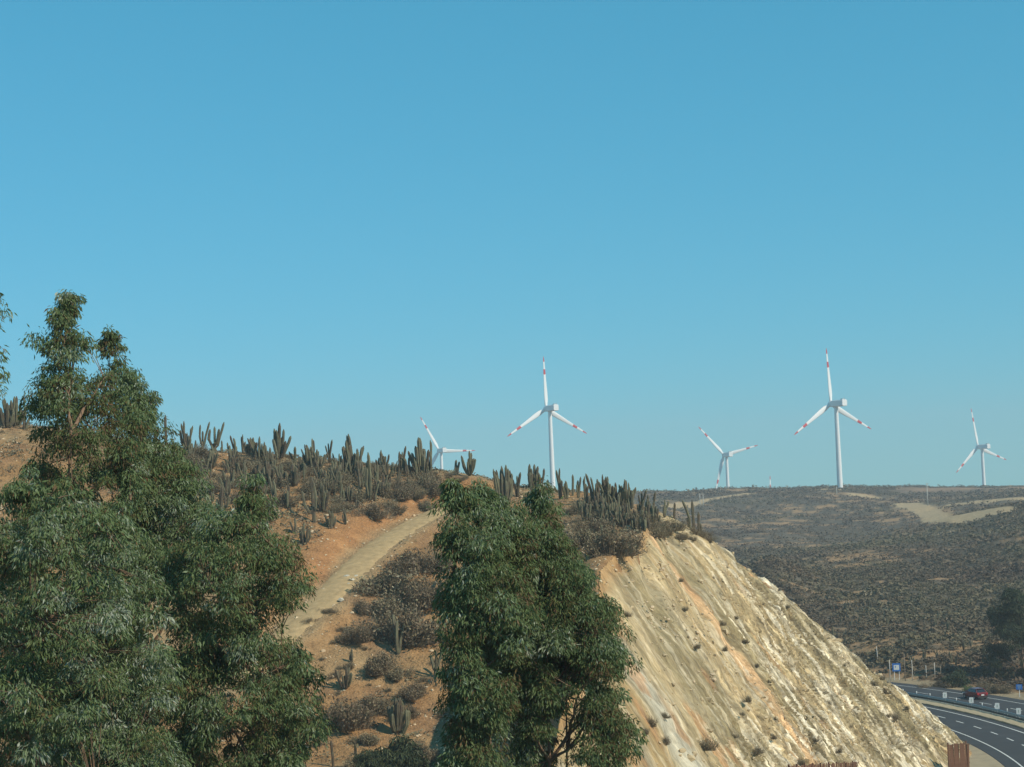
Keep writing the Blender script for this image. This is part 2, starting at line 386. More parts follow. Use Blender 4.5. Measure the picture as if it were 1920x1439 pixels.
_ct = [0, 0.105, 0.20, 0.305, 0.49, 0.70, 0.93, 1.0, 1.02]
_cz = [0.4, -0.9, -2.5, -5.0, -11.0, -19.0, -26.0, -29.0, -29.2]
def cut_limits(phi):
    rc = 123 + 7 * smooth(R_(-23), R_(-34), phi)
    rt = 162 - 11 * smooth(R_(-2.0), R_(-13), phi)
    return rc, rt
def cutz(x, y):
    dx = np.asarray(x, float) - RC[0]; dy = np.asarray(y, float) - RC[1]
    rho = np.hypot(dx, dy); phi = np.arctan2(dy, dx)
    rc, rt = cut_limits(phi); t = (rho - rc) / (rt - rc)
    z = np.interp(t, _ct, _cz)
    z = np.where(t < 0, 0.4 + 60 * -t, z)
    return np.where((phi > R_(-120)) & (phi < R_(85)) & (rho < 186.2), CAMZ + z, 999.0), rho, phi, t

def land(x, y):
    """final ground height without the dirt track"""
    n = natural(x, y); c, rho, phi, t = cutz(x, y)
    z = np.minimum(n, c)
    rz = road_z(y) - 0.12
    inarc = smooth(R_(-125), R_(-110), phi) * smooth(R_(88), R_(75), phi)
    w = smooth(149, 160, rho + (162 - cut_limits(phi)[1])) * smooth(204, 189, rho) * inarc
    w = np.where((t > 0.985) & (rho < 189) & (inarc > 0.5), 1.0, w * (t > 0.9))
    return z * (1 - w) + rz * w

# the dirt track: photograph points dropped on the hillside
def drop(px, py, f=None, d0=110.0, d1=1200.0, n=900):
    u, w = pray(px, py); D = np.geomspace(d0, d1, n) if d1 > 400 else np.linspace(d0, d1, n)
    g = (f or land)(u * D, D); zr = CAMZ + w * D
    k = np.argmax(zr < g)
    if not (zr < g).any(): return None
    if k == 0: return Vector((u * D[0], D[0], float(g[0])))
    a = (zr[k - 1] - g[k - 1]) / ((zr[k - 1] - g[k - 1]) + (g[k] - zr[k]) + 1e-9)
    d = D[k - 1] + (D[k] - D[k - 1]) * a
    return Vector((u * d, d, float((f or land)(np.array([u * d]), np.array([d]))[0])))
TRK_PX = [(430, 1290), (500, 1215), (575, 1150), (625, 1105), (665, 1062), (700, 1028), (745, 997), (800, 965), (850, 945), (905, 925)]
_tp = np.array([tuple(drop(*p)) for p in TRK_PX])
_ts_ = np.linspace(0, 1, 420); _tk = np.linspace(0, 1, len(_tp))
TRK = np.stack([pchip(_tk, _tp[:, k], _ts_) for k in range(3)], 1)
_ker = np.ones(65) / 65
for k in range(3):
    pad = np.concatenate([np.linspace(TRK[0, k] - 32 * (TRK[1, k] - TRK[0, k]), TRK[0, k], 32, endpoint=False), TRK[:, k],
                          np.linspace(TRK[-1, k], TRK[-1, k] + 32 * (TRK[-1, k] - TRK[-2, k]), 32)])
    TRK[:, k] = np.convolve(pad, _ker, 'valid')
TRK_T = np.gradient(TRK, axis=0); TRK_T[:, 2] = 0; TRK_T /= np.linalg.norm(TRK_T, axis=1)[:, None]
TRK_HALF = 1.9
def track_frame(x, y):
    x = np.asarray(x, float).ravel(); y = np.asarray(y, float).ravel()
    best = np.full(x.shape, 1e9); idx = np.zeros(x.shape, int)
    m = (x > TRK[:, 0].min() - 12) & (x < TRK[:, 0].max() + 12) & (y > TRK[:, 1].min() - 12) & (y < TRK[:, 1].max() + 12)
    if m.any():
        d = np.hypot(x[m][:, None] - TRK[None, ::2, 0], y[m][:, None] - TRK[None, ::2, 1])
        k = d.argmin(1); best[m] = d[np.arange(len(k)), k]; idx[m] = k * 2
    side = (x - TRK[idx, 0]) * -TRK_T[idx, 1] + (y - TRK[idx, 1]) * TRK_T[idx, 0]
    return best, side, TRK[idx, 2]
def ground(x, y):
    sh = np.shape(x); z = land(x, y).ravel()
    d, side, tz = track_frame(x, y)
    wob = 0.5 * (fbm(np.ravel(x) / 1.7, np.ravel(y) / 1.7, 31, 3) - 0.5)
    w = 1 - smooth(TRK_HALF + 0.3, TRK_HALF + 2.6, d + wob)
    z = z * (1 - w) + (tz - 0.22) * w
    return z.reshape(sh)
def gz(x, y): return float(ground(np.array([x]), np.array([y]))[0])
def gdrop(px, py, **k): return drop(px, py, ground, **k)

# ------------------------------------------------------------------ ground sheet
def build_ground():
    az_f = np.arange(-21, 21.01, 0.105)
    az = np.radians(np.concatenate([np.linspace(-180, -30, 26), np.linspace(-29, -21.4, 20), az_f, np.linspace(21.4, 29, 20), np.linspace(30, 180, 26)]))
    r = np.concatenate([np.geomspace(1.5, 118, 50), np.arange(119, 262, 0.62), np.geomspace(262.6, 1300, 230), np.geomspace(1320, 2400, 16)])
    A, Rr = np.meshgrid(az, r, indexing='ij')
    D = np.where(np.abs(A) < 0.6, Rr / np.cos(np.clip(A, -0.6, 0.6)), Rr / np.cos(0.6))
    X = np.sin(A) * D; Y = np.cos(A) * D
    Z = ground(X, Y)
    c, rho, phi, t = cutz(X, Y)
    incut = (natural(X, Y) > c - 0.1) & (t > 0) & (t < 1.0)
    Z = np.where(incut, Z - 3.0 * smooth(0, 3.0, natural(X, Y) - c + 0.1) * smooth(1.0, 0.97, t) - 0.3 * smooth(0, 0.5, natural(X, Y) - c + 0.1), Z)
    # earth colours
    x, y = X.ravel(), Y.ravel(); d = np.hypot(x, y)
    n1 = fbm(x / 9, y / 9, 41, 4); n2 = fbm(x / 2.2, y / 2.2, 43, 3); n3 = fbm(x / 45, y / 45, 47, 4)
    ochre = np.array([0.335, 0.19, 0.083]); tan = np.array([0.355, 0.235, 0.118]); red = np.array([0.29, 0.138, 0.058])
    litter = np.array([0.19, 0.145, 0.095])
    k1 = smooth(0.40, 0.62, n1)[:, None]; k2 = smooth(0.45, 0.7, n2)[:, None]
    col = ochre * (1 - k1) + tan * k1
    col = col * (1 - 0.55 * k2) + (0.55 * k2) * (0.5 * red + 0.5 * litter)
    td, side, _ = track_frame(x, y)
    bank = ((1 - smooth(3.5, 7.5, td + 3 * (n1 - 0.5))) * (side > 0))[:, None]
    col = col * (1 - 0.7 * bank) + 0.7 * bank * np.array([0.385, 0.185, 0.075])
    nearT = (1 - smooth(1.9, 3.6, td + 2.2 * (n2 - 0.5)))[:, None]
    col = col * (1 - 0.8 * nearT) + 0.8 * nearT * np.array([0.375, 0.255, 0.132])
    far = smooth(250, 300, d)[:, None]
    fc = np.array([0.125, 0.100, 0.066]) * (1 + 0.5 * (n1 - 0.5))[:, None]
    pv = fbm(x / 6, y / 3.2, 51, 3) * 0.6 + n3 * 0.4; lowf = 0.075 * smooth(350, 290, y); kt = smooth(0.56 - lowf, 0.63 - lowf, pv)[:, None]
    fc = fc * (1 - kt) + kt * np.array([0.36, 0.22, 0.11])
    col = col * (1 - far) + fc * far
    # ploughed and cleared fields on the plateau
    u, w = x / np.maximum(y, 1), (Z.ravel() - CAMZ) / np.maximum(y, 1)
    fld = smooth(1000, 1030, y) * smooth(1125, 1095, y) * smooth(0.205, 0.225, u + 0.02 * (n3 - 0.5))
    col = col * (1 - fld[:, None]) + fld[:, None] * np.array([0.30, 0.19, 0.12])
    for (ax, ay, bx, by, wd) in CLEAR:
        ll = ((x - ax) * (bx - ax) + (y - ay) * (by - ay)) / ((bx - ax) ** 2 + (by - ay) ** 2); ll = np.clip(ll, 0, 1)
        dd = np.hypot(x - ax - ll * (bx - ax), y - ay - ll * (by - ay))
        k = (1 - smooth(wd * 0.8, wd * 1.1, dd + wd * 0.6 * (n1 - 0.5)))[:, None]
        col = col * (1 - k) + k * np.array([0.46, 0.325, 0.175])
    vg = ((rho.ravel() > 186) & (rho.ravel() < 191.5 + 3 * (n1 - 0.5)) & (d < 330) & (phi.ravel() > R_(-60)))[:, None]
    col = np.where(vg, np.array([0.33, 0.25, 0.15]) * (0.75 + 0.5 * n2[:, None]), col)
    na, nr = X.shape
    idx = np.arange(na * nr).reshape(na, nr)
    q = np.stack([idx[:-1, :-1], idx[1:, :-1], idx[1:, 1:], idx[:-1, 1:]], -1).reshape(-1, 4)
    me = np_mesh('ground', np.stack([X, Y, Z], -1).reshape(-1, 3), q, [M['ground']], True, {'col': col})
    tag(link('ground', me), 'ochre hillside earth running on to scrub covered hills', kind='structure')
CLEAR = []
for a, b, wd in [((1695, 945), (1735, 958), 7), ((1735, 958), (1790, 974), 6), ((1810, 966), (1850, 966), 12), ((1330, 937), (1480, 922), 3.5), ((1480, 922), (1570, 919), 6),
                 ((1615, 930), (1680, 936), 8), ((1790, 947), (1920, 936), 8), ((1250, 950), (1330, 937), 5)]:
    pa, pb = drop(*a, d0=300, d1=1300), drop(*b, d0=300, d1=1300)
    if pa and pb: CLEAR.append((pa.x, pa.y, pb.x, pb.y, wd))
build_ground()

# the dirt track itself: a worn ribbon just above the earth
def build_track():
    n = len(TRK); offs = np.linspace(-1, 1, 9); V = []
    for i in range(n):
        nx, ny = -TRK_T[i, 1], TRK_T[i, 0]
        hl = TRK_HALF * (0.68 + 0.6 * fbm(np.array([i / 9.0]), np.array([0.5]), 61, 4)[0]); hr = TRK_HALF * (0.68 + 0.6 * fbm(np.array([i / 8.0]), np.array([7.5]), 62, 4)[0])
        for o in offs:
            k = o * (hl if o > 0 else hr); px, py = TRK[i, 0] + nx * k, TRK[i, 1] + ny * k
            V.append((px, py, k, TRK[i, 2]))
    V = np.array(V); k = np.abs(V[:, 2]); z = V[:, 3] + 0.10 * (fbm(V[:, 0] / 0.8, V[:, 1] / 0.8, 63, 3) - 0.5)
    V = V[:, :3].copy(); V[:, 2] = z - 0.07 * (np.abs(k - 0.8) < 0.35) - 0.26 * smooth(TRK_HALF * 0.62, TRK_HALF * 0.92, k)
    idx = np.arange(n * 9).reshape(n, 9)
    q = np.stack([idx[:-1, :-1], idx[1:, :-1], idx[1:, 1:], idx[:-1, 1:]], -1).reshape(-1, 4)
    tag(link('dirt_track', np_mesh('dirt_track', V, q, [M['track']], True)), 'pale dirt track climbing the ochre hillside', kind='structure')
build_track()

# ------------------------------------------------------------------ the rock cut above the road
def cut_point(px, py):
    return drop(px, py, land, d0=100, d1=260, n=1200)
_a, _b = cut_point(1262, 1000), cut_point(1565, 1405)
_d1 = (_b - _a).normalized(); _d2 = Vector((-0.12, 1.0, -0.02)).normalized()
BED_N = _d1.cross(_d2).normalized()
if BED_N.x < 0: BED_N = -BED_N
BED_D = _d1
def build_cut():
    ph = np.radians(np.linspace(-44, 14, 620)); tt = np.linspace(0.0, 1.0, 350)
    PH, T = np.meshgrid(ph, tt, indexing='ij'); rc, rt = cut_limits(PH)
    RHO = rc + (rt - rc) * T
    X = RC[0] + RHO * np.cos(PH); Y = RC[1] + RHO * np.sin(PH)
    nat = natural(X, Y); Z = np.minimum(CAMZ + np.interp(T, _ct, _cz), nat + 0.0)
    below = nat - (CAMZ + np.interp(T, _ct, _cz))                      # > 0: excavated
    P = np.stack([X, Y, Z], -1)
    s = P @ np.array(BED_N); l = P @ np.array(BED_D)
    # bedding relief: ledges across the beds, broken along them
    warp = s + 0.5 * (fbm(l / 9, s / 5, 71, 3) - 0.5)
    hard = fbm(warp / 1.9, l / 60, 72, 4)
    fine = fbm(warp / 0.42, l / 3.6, 73, 3); blk = fbm(warp / 0.8, l / 2.2 + 3 * fbm(warp / 2, l / 5, 70, 2), 74, 4)
    rough = smooth(-7.0, 7.0, (X - 0.10 * (Y - 160)) - 20 + 6 * (fbm(l / 7, s / 7, 75, 2) - 0.5)) * 0.9 + 0.1
    crk = np.abs(fbm(warp / 0.55, l / 2.6, 77, 3) - 0.5)
    saw = warp / 0.9 + 0.8 * fbm(l / 6, warp / 4, 78, 2); saw = saw - np.floor(saw); saw2 = warp / 0.37 + 0.9 * fbm(l / 2.5, warp / 2, 79, 2); saw2 = saw2 - np.floor(saw2)
    disp = rough * (0.26 * (saw - 0.5) + 0.18 * (saw2 - 0.5)) + 0.6 * (hard - 0.5) + rough * (0.75 * (fine - 0.5) + 0.35 * (blk - 0.5) - 0.35 * smooth(0.05, 0.0, crk)) + 0.9 * (fbm(s / 8, l / 14, 76, 3) - 0.5) + 0.35 * (fbm(s / 1.3, l / 7, 80, 4) - 0.5) + 0.3 * (fbm(s / 0.45, l / 0.9, 69, 3) - 0.5) - 0.55 * smooth(0.07, 0.0, np.abs(fbm(s / 4.5 + 0.05 * l, l / 30, 68, 3) - 0.5)) * (1 - 0.5 * rough)
    fade = smooth(0.0, 1.2, below) * smooth(1.0, 0.93, T)
    nx, ny = np.cos(PH) * 0.7, np.sin(PH) * 0.7
    X2 = X + nx * disp * fade; Y2 = Y + ny * disp * fade; Z2 = Z + 0.7 * disp * fade
    Z2 = np.where(below < 0.05, Z2 - 0.3, Z2)
    # rock colours follow the beds
    tan = np.array([0.325, 0.240, 0.122]); pale = np.array([0.43, 0.345, 0.20]); grey = np.array([0.30, 0.27, 0.18]); orange = np.array([0.50, 0.335, 0.185]); white = np.array([0.56, 0.49, 0.345]); olive = np.array([0.245, 0.205, 0.115])
    b1 = fbm(warp / 2.4, l / 90 + 5, 81, 3); b2 = fbm(warp / 0.9, l / 22, 82, 3); b3 = fbm(warp / 0.35, l / 4, 83, 2); b4 = fbm(warp / 5, l / 40, 84, 2)
    def mix(c, d, k): k = k[..., None]; return c * (1 - k) + d * k
    c = np.broadcast_to(tan, X.shape + (3,))
    c = mix(c, grey, smooth(0.50, 0.62, b1) * (0.35 + 0.5 * rough))
    c = mix(c, olive, smooth(0.55, 0.68, b4) * 0.7)
    c = mix(c, pale, smooth(0.52, 0.66, b2) * (0.15 + 0.45 * rough))
    b5 = fbm(warp / 1.3, l / 120, 91, 3); b6 = fbm(warp / 0.5, l / 55, 92, 3)
    c = mix(c, pale * 1.06, smooth(0.55, 0.63, b5) * 0.6)
    c = mix(c, olive, smooth(0.46, 0.38, b5) * 0.85)
    c = mix(c, white, smooth(0.62, 0.69, b6) * (0.2 + 0.5 * rough))
    c = mix(c, olive * 0.85, smooth(0.40, 0.33, b6) * 0.55)
    pk = cut_point(1352, 1172); s0 = float(np.array(pk) @ np.array(BED_N))
    c = mix(c, np.array([0.56, 0.375, 0.205]), np.exp(-np.abs((warp - s0) / (0.5 + 0.4 * fbm(l / 5, l * 0, 93, 2))) ** 4) * 0.95)
    pk = cut_point(1215, 1290); s1 = float(np.array(pk) @ np.array(BED_N))
    c = mix(c, np.array([0.44, 0.42, 0.33]), np.exp(-np.abs((warp - s1) / (0.45 + 0.7 * T)) ** 4) * smooth(0.2, 0.6, T) * 0.95)
    dash = smooth(0.60, 0.67, fbm(warp / 0.26, l / 4.2, 94, 2)); c = mix(c, np.array([0.70, 0.64, 0.49]), dash * (0.15 + 0.8 * rough))
    dk = smooth(0.60, 0.68, fbm(warp / 0.3 + 40, l / 3.6, 96, 2)); c = mix(c, np.array([0.15, 0.125, 0.075]), dk * (0.12 + 0.4 * rough))
    c = mix(c, np.array([0.40, 0.22, 0.10]), smooth(0.69, 0.78, fbm(warp / 1.0, l / 6, 95, 3)) * 0.6)
    c = mix(c, white, smooth(0.62, 0.74, b3) * smooth(0.35, 0.55, b2) * rough * 0.8)
    c = mix(c, tan * 0.62, smooth(0.045, 0.0, crk) * 0.8 * rough)
    c = c * (0.72 + 0.56 * fbm(warp / 0.3, l / 1.6, 88, 3))[..., None]
    c = mix(c, olive * 0.75, smooth(0.60, 0.72, fbm(warp / 0.25, l / 2.4, 86, 2)) * 0.6 * rough)
    c = c * np.array([1.10, 1.04, 0.98])
    soil = smooth(1.7, 0.3, below + 1.2 * (fbm(s / 2, l / 2, 87, 3) - 0.5))
    c = mix(c, np.array([0.40, 0.235, 0.10]), soil * 0.85)
    idx = np.arange(X.size).reshape(X.shape)
    q = np.stack([idx[:-1, :-1], idx[1:, :-1], idx[1:, 1:], idx[:-1, 1:]], -1)
    bq = np.maximum.reduce([below[:-1, :-1], below[1:, :-1], below[1:, 1:], below[:-1, 1:]])
    q = q[bq > -0.15]
    V = np.stack([X2, Y2, Z2], -1).reshape(-1, 3)
    used = np.unique(q); remap = np.full(len(V), -1); remap[used] = np.arange(len(used))
    me = np_mesh('rock_cut', V[used], remap[q], [M['rock']], False,
                 {'col': c.reshape(-1, 3)[used], 'bed': np.stack([warp, l, 0 * s], -1).reshape(-1, 3)[used], 'chips': rough.ravel()[used]})
    tag(link('rock_cut', me), 'steep road cutting of pale tan and grey tilted rock beds', kind='structure')
    return V[used]
CUT_ME = build_cut()
def cut_rubble():
    r = np.random.default_rng(77); n = 2600; V0 = CUT_ME
    t = V0[(V0[:, 1] > 95)]; sel = t[r.integers(0, len(t), n)]; low = (sel[:, 2] < 14) | (r.random(n) < 0.45); sel = sel[low]; n = len(sel)
    s_ = r.gamma(1.6, 0.065, n).clip(0.05, 0.42); V = []; F = []; tm = [rock_mesh(600 + i, None, rough=0.3) for i in range(8)]
    for i in range(n):
        v, f = tm[i % 8]; a = r.uniform(0, 6.3); c, sn = math.cos(a), math.sin(a); w = v * s_[i]
        V.append(np.stack([w[:, 0] * c - w[:, 1] * sn, w[:, 0] * sn + w[:, 1] * c, w[:, 2]], 1) + sel[i] + np.array([0, 0, s_[i] * 0.2])); F.append(f + 12 * i)
    tag(link('rubble', np_mesh('rubble', np.concatenate(V), np.concatenate(F), [M['stone_cut']])), 'loose angular rubble lying on the rock cut', 'rubble', kind='stuff')

# ------------------------------------------------------------------ road
def arc(rho, phi, dz=0.0):
    x = RC[0] + rho * np.cos(phi); y = RC[1] + rho * np.sin(phi); return x, y, road_z(y) + dz
def arc_strip(name, prof, p0, p1, n, mat, parent=None, rel=None):
    """prof: (rho, dz) points across; swept round the bend"""
    ph = np.linspace(p0, p1, n); k = len(prof); V = np.zeros((n, k, 3))
    for j, (rho, dz) in enumerate(prof):
        V[:, j, 0], V[:, j, 1], V[:, j, 2] = arc(rho, ph, dz)
    idx = np.arange(n * k).reshape(n, k)
    q = np.stack([idx[:-1, :-1], idx[:-1, 1:], idx[1:, 1:], idx[1:, :-1]], -1).reshape(-1, 4)
    return link(name, np_mesh(name, V.reshape(-1, 3), q, [mat]), parent)
PH0, PH1 = R_(-105), R_(60)
def pix_phi(px, py):
    u, w = pray(px, py); D = 25.7 / (-w - 0.016); return math.atan2(D - RC[1], u * D - RC[0])
near_road = tag(arc_strip('road', [(162.9, -0.10), (163.1, 0.0), (167.5, 0.04), (172.6, 0.0)], PH0, PH1, 240, M['asphalt']), 'dark asphalt carriageway curving round the rock cut', kind='structure')
far_road = tag(arc_strip('road', [(175.7, 0.0), (181, 0.04), (186.1, 0.0), (186.3, -0.1)], PH0, PH1, 240, M['asphalt']), 'far asphalt carriageway with the red car', kind='structure')
verge = tag(arc_strip('verge', [(148.0, -0.02), (158.0, -0.03), (161.6, -0.06), (163.0, -0.035)], R_(-60), R_(2), 90, M['gravel']), 'pale gravel verge at the foot of the cut', kind='structure')
median = tag(arc_strip('median', [(172.55, -0.05), (172.6, 0.05), (174.0, 0.10), (175.7, 0.05), (175.75, -0.05)], PH0, PH1, 240, M['median']), 'grey median strip between the two carriageways', kind='structure')
arc_strip('edge_line', [(R_EDGE - 0.09, 0.028), (R_EDGE + 0.09, 0.030)], PH0, PH1, 300, M['paint'], near_road)
arc_strip('edge_line', [(R_OUTER - 0.11, 0.020), (R_OUTER + 0.11, 0.018)], PH0, PH1, 300, M['paint'], near_road)
arc_strip('edge_line', [(R_FEDGE - 0.09, 0.030), (R_FEDGE + 0.09, 0.029)], PH0, PH1, 300, M['paint'], far_road)
def dashes(rho, phi0, cyc, ln, n0, n1, parent, w=0.1):
    for k in range(n0, n1):
        p = phi0 + k * cyc / rho
        arc_strip('lane_dash', [(rho - w, 0.046), (rho + w, 0.046)], p - ln / 2 / rho, p + ln / 2 / rho, 4, M['paint'], parent)
dashes(R_DASH, pix_phi(1832, 1365), 6.1, 2.6, -8, 8, near_road, 0.10)
dashes(R_FDASH, pix_phi(1789.4, 1309.8), 8.7, 3.4, -6, 6, far_road, 0.08)

# ------------------------------------------------------------------ wind turbines
def blade_mesh(L):
    """local: root at origin, runs up +Z, chord along X; two red warning bands"""
    st = np.array([0.0, 0.03, 0.08, 0.16, 0.25, 0.4, 0.55, 0.655, 0.66, 0.755, 0.76, 0.86, 0.90, 0.905, 0.96, 0.99, 1.0])
    ch = np.interp(st, [0, 0.05, 0.18, 0.3, 0.6, 0.9, 0.98, 1], [0.045, 0.046, 0.085, 0.076, 0.048, 0.026, 0.016, 0.004]) * L * 1.15
    th = np.interp(st, [0, 0.05, 0.2, 0.5, 1], [0.045, 0.042, 0.022, 0.011, 0.002]) * L
    tw = np.interp(st, [0, 0.2, 1], [14, 12, 1]); V = []; n = 10
    for s, c, t, w in zip(st, ch, th, tw):
        for k in range(n):
            a = 2 * math.pi * k / n; x = math.cos(a) * c / 2; y = math.sin(a) * t / 2 * (1.0 if x < 0 else 0.8)
            x += c * 0.10 * min(1, s / 0.15); wr = R_(w)
            V.append((x * math.cos(wr) - y * math.sin(wr), x * math.sin(wr) + y * math.cos(wr), s * L))
    F = []; mi = []
    for i in range(len(st) - 1):
        red = (0.655 <= st[i] < 0.755) or st[i] >= 0.90
        for k in range(n):
            F.append((i * n + k, i * n + (k + 1) % n, (i + 1) * n + (k + 1) % n, (i + 1) * n + k)); mi.append(1 if red else 0)
    return np_mesh('blade', np.array(V), np.array(F), [M['white'], M['red']], True, mat_idx=mi)
BLADE = blade_mesh(33.0)
def lathe(prof, n, axis='Z'):
    V = []; F = []
    for z, r in prof:
        for k in range(n):
            a = 2 * math.pi * k / n; V.append((r * math.cos(a), r * math.sin(a), z))
    for i in range(len(prof) - 1):
        for k in range(n): F.append((i * n + k, i * n + (k + 1) % n, (i + 1) * n + (k + 1) % n, (i + 1) * n + k))
    return np.array(V), np.array(F)
def turbine(hub_px, D, hub_h, a0, yaw, label):
    """yaw: direction the rotor faces, degrees clockwise from straight away; a0: roll of the first blade from upright"""
    h = at(hub_px[0] + 7500.0 / D, hub_px[1], D)
    root = empty('wind_turbine', (h.x, h.y, h.z - hub_h), -R_(yaw))
    tag(root, label, 'wind turbine', 'white wind turbines on the plateau')
    z0 = gz(h.x, h.y) - (h.z - hub_h) - 2
    V, F = lathe([(z0, 1.95), (0, 1.9), (hub_h * 0.33, 1.7), (hub_h * 0.66, 1.4), (hub_h - 2.0, 1.15)], 24)
    link('tower', np_mesh('tower', V, F, [M['white']], True), root)
    V, F = lathe([(hub_h * 0.06, 1.84), (hub_h * 0.06 + 0.01, 1.98), (hub_h * 0.06 + 0.3, 1.98), (hub_h * 0.06 + 0.31, 1.84)], 24)
    link('tower_flange', np_mesh('tower_flange', V, F, [M['white']]), root)
    nb = MB()      # nacelle: a chamfered box, long axis along local Y (front = +Y)
    prof = [(-1.9, -1.5), (-1.5, -1.95), (1.5, -1.95), (1.9, -1.5), (1.9, 1.4), (1.4, 1.9), (-1.4, 1.9), (-1.9, 1.4)]
    sec = [(-8.2, 0.90), (-7.9, 1.0), (2.2, 1.0), (3.3, 0.82)]
    vs = [(x * k, y, z * k) for y, k in sec for x, z in prof]; fs = []
    for i in range(3):
        for k in range(8): fs.append((i * 8 + k, i * 8 + (k + 1) % 8, (i + 1) * 8 + (k + 1) % 8, (i + 1) * 8 + k))
    fs += [tuple(range(8)), tuple(range(31, 23, -1))]
    nb.add(vs, fs)
    nac = nb.build('nacelle', M['white'], root, loc=(0, 0, hub_h))
    MB().box((0, -6.6, 2.15), (2.2, 1.6, 0.6)).build('roof_cooler', M['steel'], nac)
    MB().tube([(0.7, -7.4, 1.8), (0.7, -7.4, 3.4)], 0.06, 5).build('wind_vane', M['steel'], nac)
    V, F = lathe([(3.2, 1.55), (3.6, 1.75), (5.2, 1.7), (6.2, 1.25), (6.8, 0.6), (6.95, 0.02)], 20)
    V = V[:, [0, 2, 1]] * np.array([1, 1, 1])
    hub = link('hub', np_mesh('hub', V, F[:, ::-1], [M['white']], True), root, (0, 0, hub_h))
    for k in range(3):
        b = link('blade', BLADE, root, (0, 4.6, hub_h)); b.rotation_euler = (0, R_(a0 + 120 * k), 0)
    return root
# local Y points away from the viewer; yaw turns the rotor to the left
turbine((1560, 757), 1030, 78, -2.5, -28, 'large white wind turbine with a full tower on the far plateau above the cleared track')
turbine((1024, 766), 1100, 78, -1.0, -28, 'large white wind turbine rising from behind the cactus ridge, all three blades clear')
turbine((822, 845), 1480, 78, -29, -24, 'smaller wind turbine half hidden behind the big cactus on the ridge')
turbine((1357, 853), 1470, 78, -43, -20, 'smaller wind turbine whose lowest blade touches the skyline')
turbine((1836, 838), 1470, 78, -9.5, -28, 'wind turbine standing alone above the brown field')
turbine((1446, 962), 1560, 78, 2, -28, 'far turbine of which only one blade tip shows over the skyline')

# ------------------------------------------------------------------ telling look-alikes apart by landmarks
MARKS = [(403, 820, 'the forked skyline cactus'), (470, 838, 'the thick skyline cactus stand'), (523, 830, 'the large rounded cactus'), (586, 845, 'the claw shaped cactus'), (662, 850, 'the needle-topped cactus'),
         (693, 890, 'the very tall slim cactus'), (484, 885, 'the pink boulder'), (755, 920, 'the rounded shrub above the track'), (822, 860, 'the half hidden turbine'), (590, 940, 'the biggest slope cactus'), (412, 940, 'the tall cactus by the left trees'),
         (1143, 1005, 'the pale candelabra cactus'), (1298, 962, 'the twin columns'), (1200, 978, 'the top corner of the rock cut'), (1028, 900, 'the big turbine tower'), (1105, 915, 'the start of the cactus row'), (1225, 940, 'the end of the cactus row'),
         (659, 1228, 'the blackened stump'), (747, 1190, 'the pale green cactus'), (655, 1088, 'the grey rock pile'), (816, 1240, 'the dry grey cactus'), (746, 1340, 'the dark-cored grey cactus'), (655, 1340, 'the wide pale shrub'),
         (1185, 1200, 'the central tree edge'), (1205, 1370, 'the lowest right bough'), (1796, 1400, 'the rusty fence panel'), (1575, 1432, 'the long rusty fence'), (1700, 1290, 'the road end of the rock cut'),
         (1420, 1070, 'the bulging cut edge'), (1400, 1260, 'the middle of the rock cut'), (1681, 1255, 'the square blue sign'), (1880, 1200, 'the dark grove'), (1560, 1150, 'the far edge of the rock cut'), (1646, 1225, 'the thin leaning pole'), (1540, 1190, 'the outer slope of the rock cut')]
_look = []
def look_alike(o, px, py, noun, size=None):
    if o is not None: _look.append((o, px, py, noun))
    return o
ORD = ['', 'second ', 'third ', 'fourth ', 'fifth ', 'sixth ', 'seventh ', 'eighth ', 'ninth ', 'tenth ', 'eleventh ', 'twelfth ', 'thirteenth ', 'fourteenth ', 'fifteenth ', 'sixteenth ', 'seventeenth ', 'eighteenth ', 'nineteenth ', 'twentieth ']
def settle_labels():
    cells = {}
    for o, x, y, noun in _look:
        k = min(MARKS, key=lambda m: math.hypot(m[0] - x, m[1] - y)); dx, dy = x - k[0], y - k[1]
        side = ('left of' if dx < 0 else 'right of') if abs(dx) > abs(dy) else ('above' if dy < 0 else 'below')
        cells.setdefault((noun, k[2], side), []).append((math.hypot(dx, dy), o))
    for (noun, mk, side), L in cells.items():
        for i, (d, o) in enumerate(sorted(L, key=lambda t: t[0])):
            o['label'] = f'{noun} {side} {mk}' + ('' if len(L) == 1 else (', nearest' if i == 0 else f', {ORD[i] if i < 20 else "farther "}nearest'))

# ------------------------------------------------------------------ cacti
def column_mesh(pts, r, n=12, name='stem'):
    """ribbed column along a path, rounded at the top"""
    P = [Vector(p) for p in pts]; rings = []
    for i in range(6):
        for_end = math.sin(math.pi / 2 * i / 5)
    dense = []
    for i in range(len(P) - 1):
        for k in range(3): dense.append(P[i].lerp(P[i + 1], k / 3))
    dense.append(P[-1]); L = len(dense); V = []; F = []
    for i, p in enumerate(dense):
        t = (dense[min(i + 1, L - 1)] - dense[max(i - 1, 0)]).normalized()
        a = t.cross(Vector((0.3, 1, 0.1))).normalized(); b = t.cross(a); f = i / (L - 1)
        rr = r * (0.72 + 0.28 * min(1, f * 5)) * (1 if f < 0.86 else math.sqrt(max(0.02, 1 - ((f - 0.86) / 0.145) ** 2)))
        for k in range(n):
            q = rr * (1.0 if k % 2 == 0 else 0.78); an = 2 * math.pi * k / n
            V.append(p + (a * math.cos(an) + b * math.sin(an)) * q)
    for i in range(L - 1):
        for k in range(n): F.append((i * n + k, i * n + (k + 1) % n, (i + 1) * n + (k + 1) % n, (i + 1) * n + k))
    return np_mesh(name, np.array([tuple(v) for v in V]), np.array(F), [M['cactus']], False)
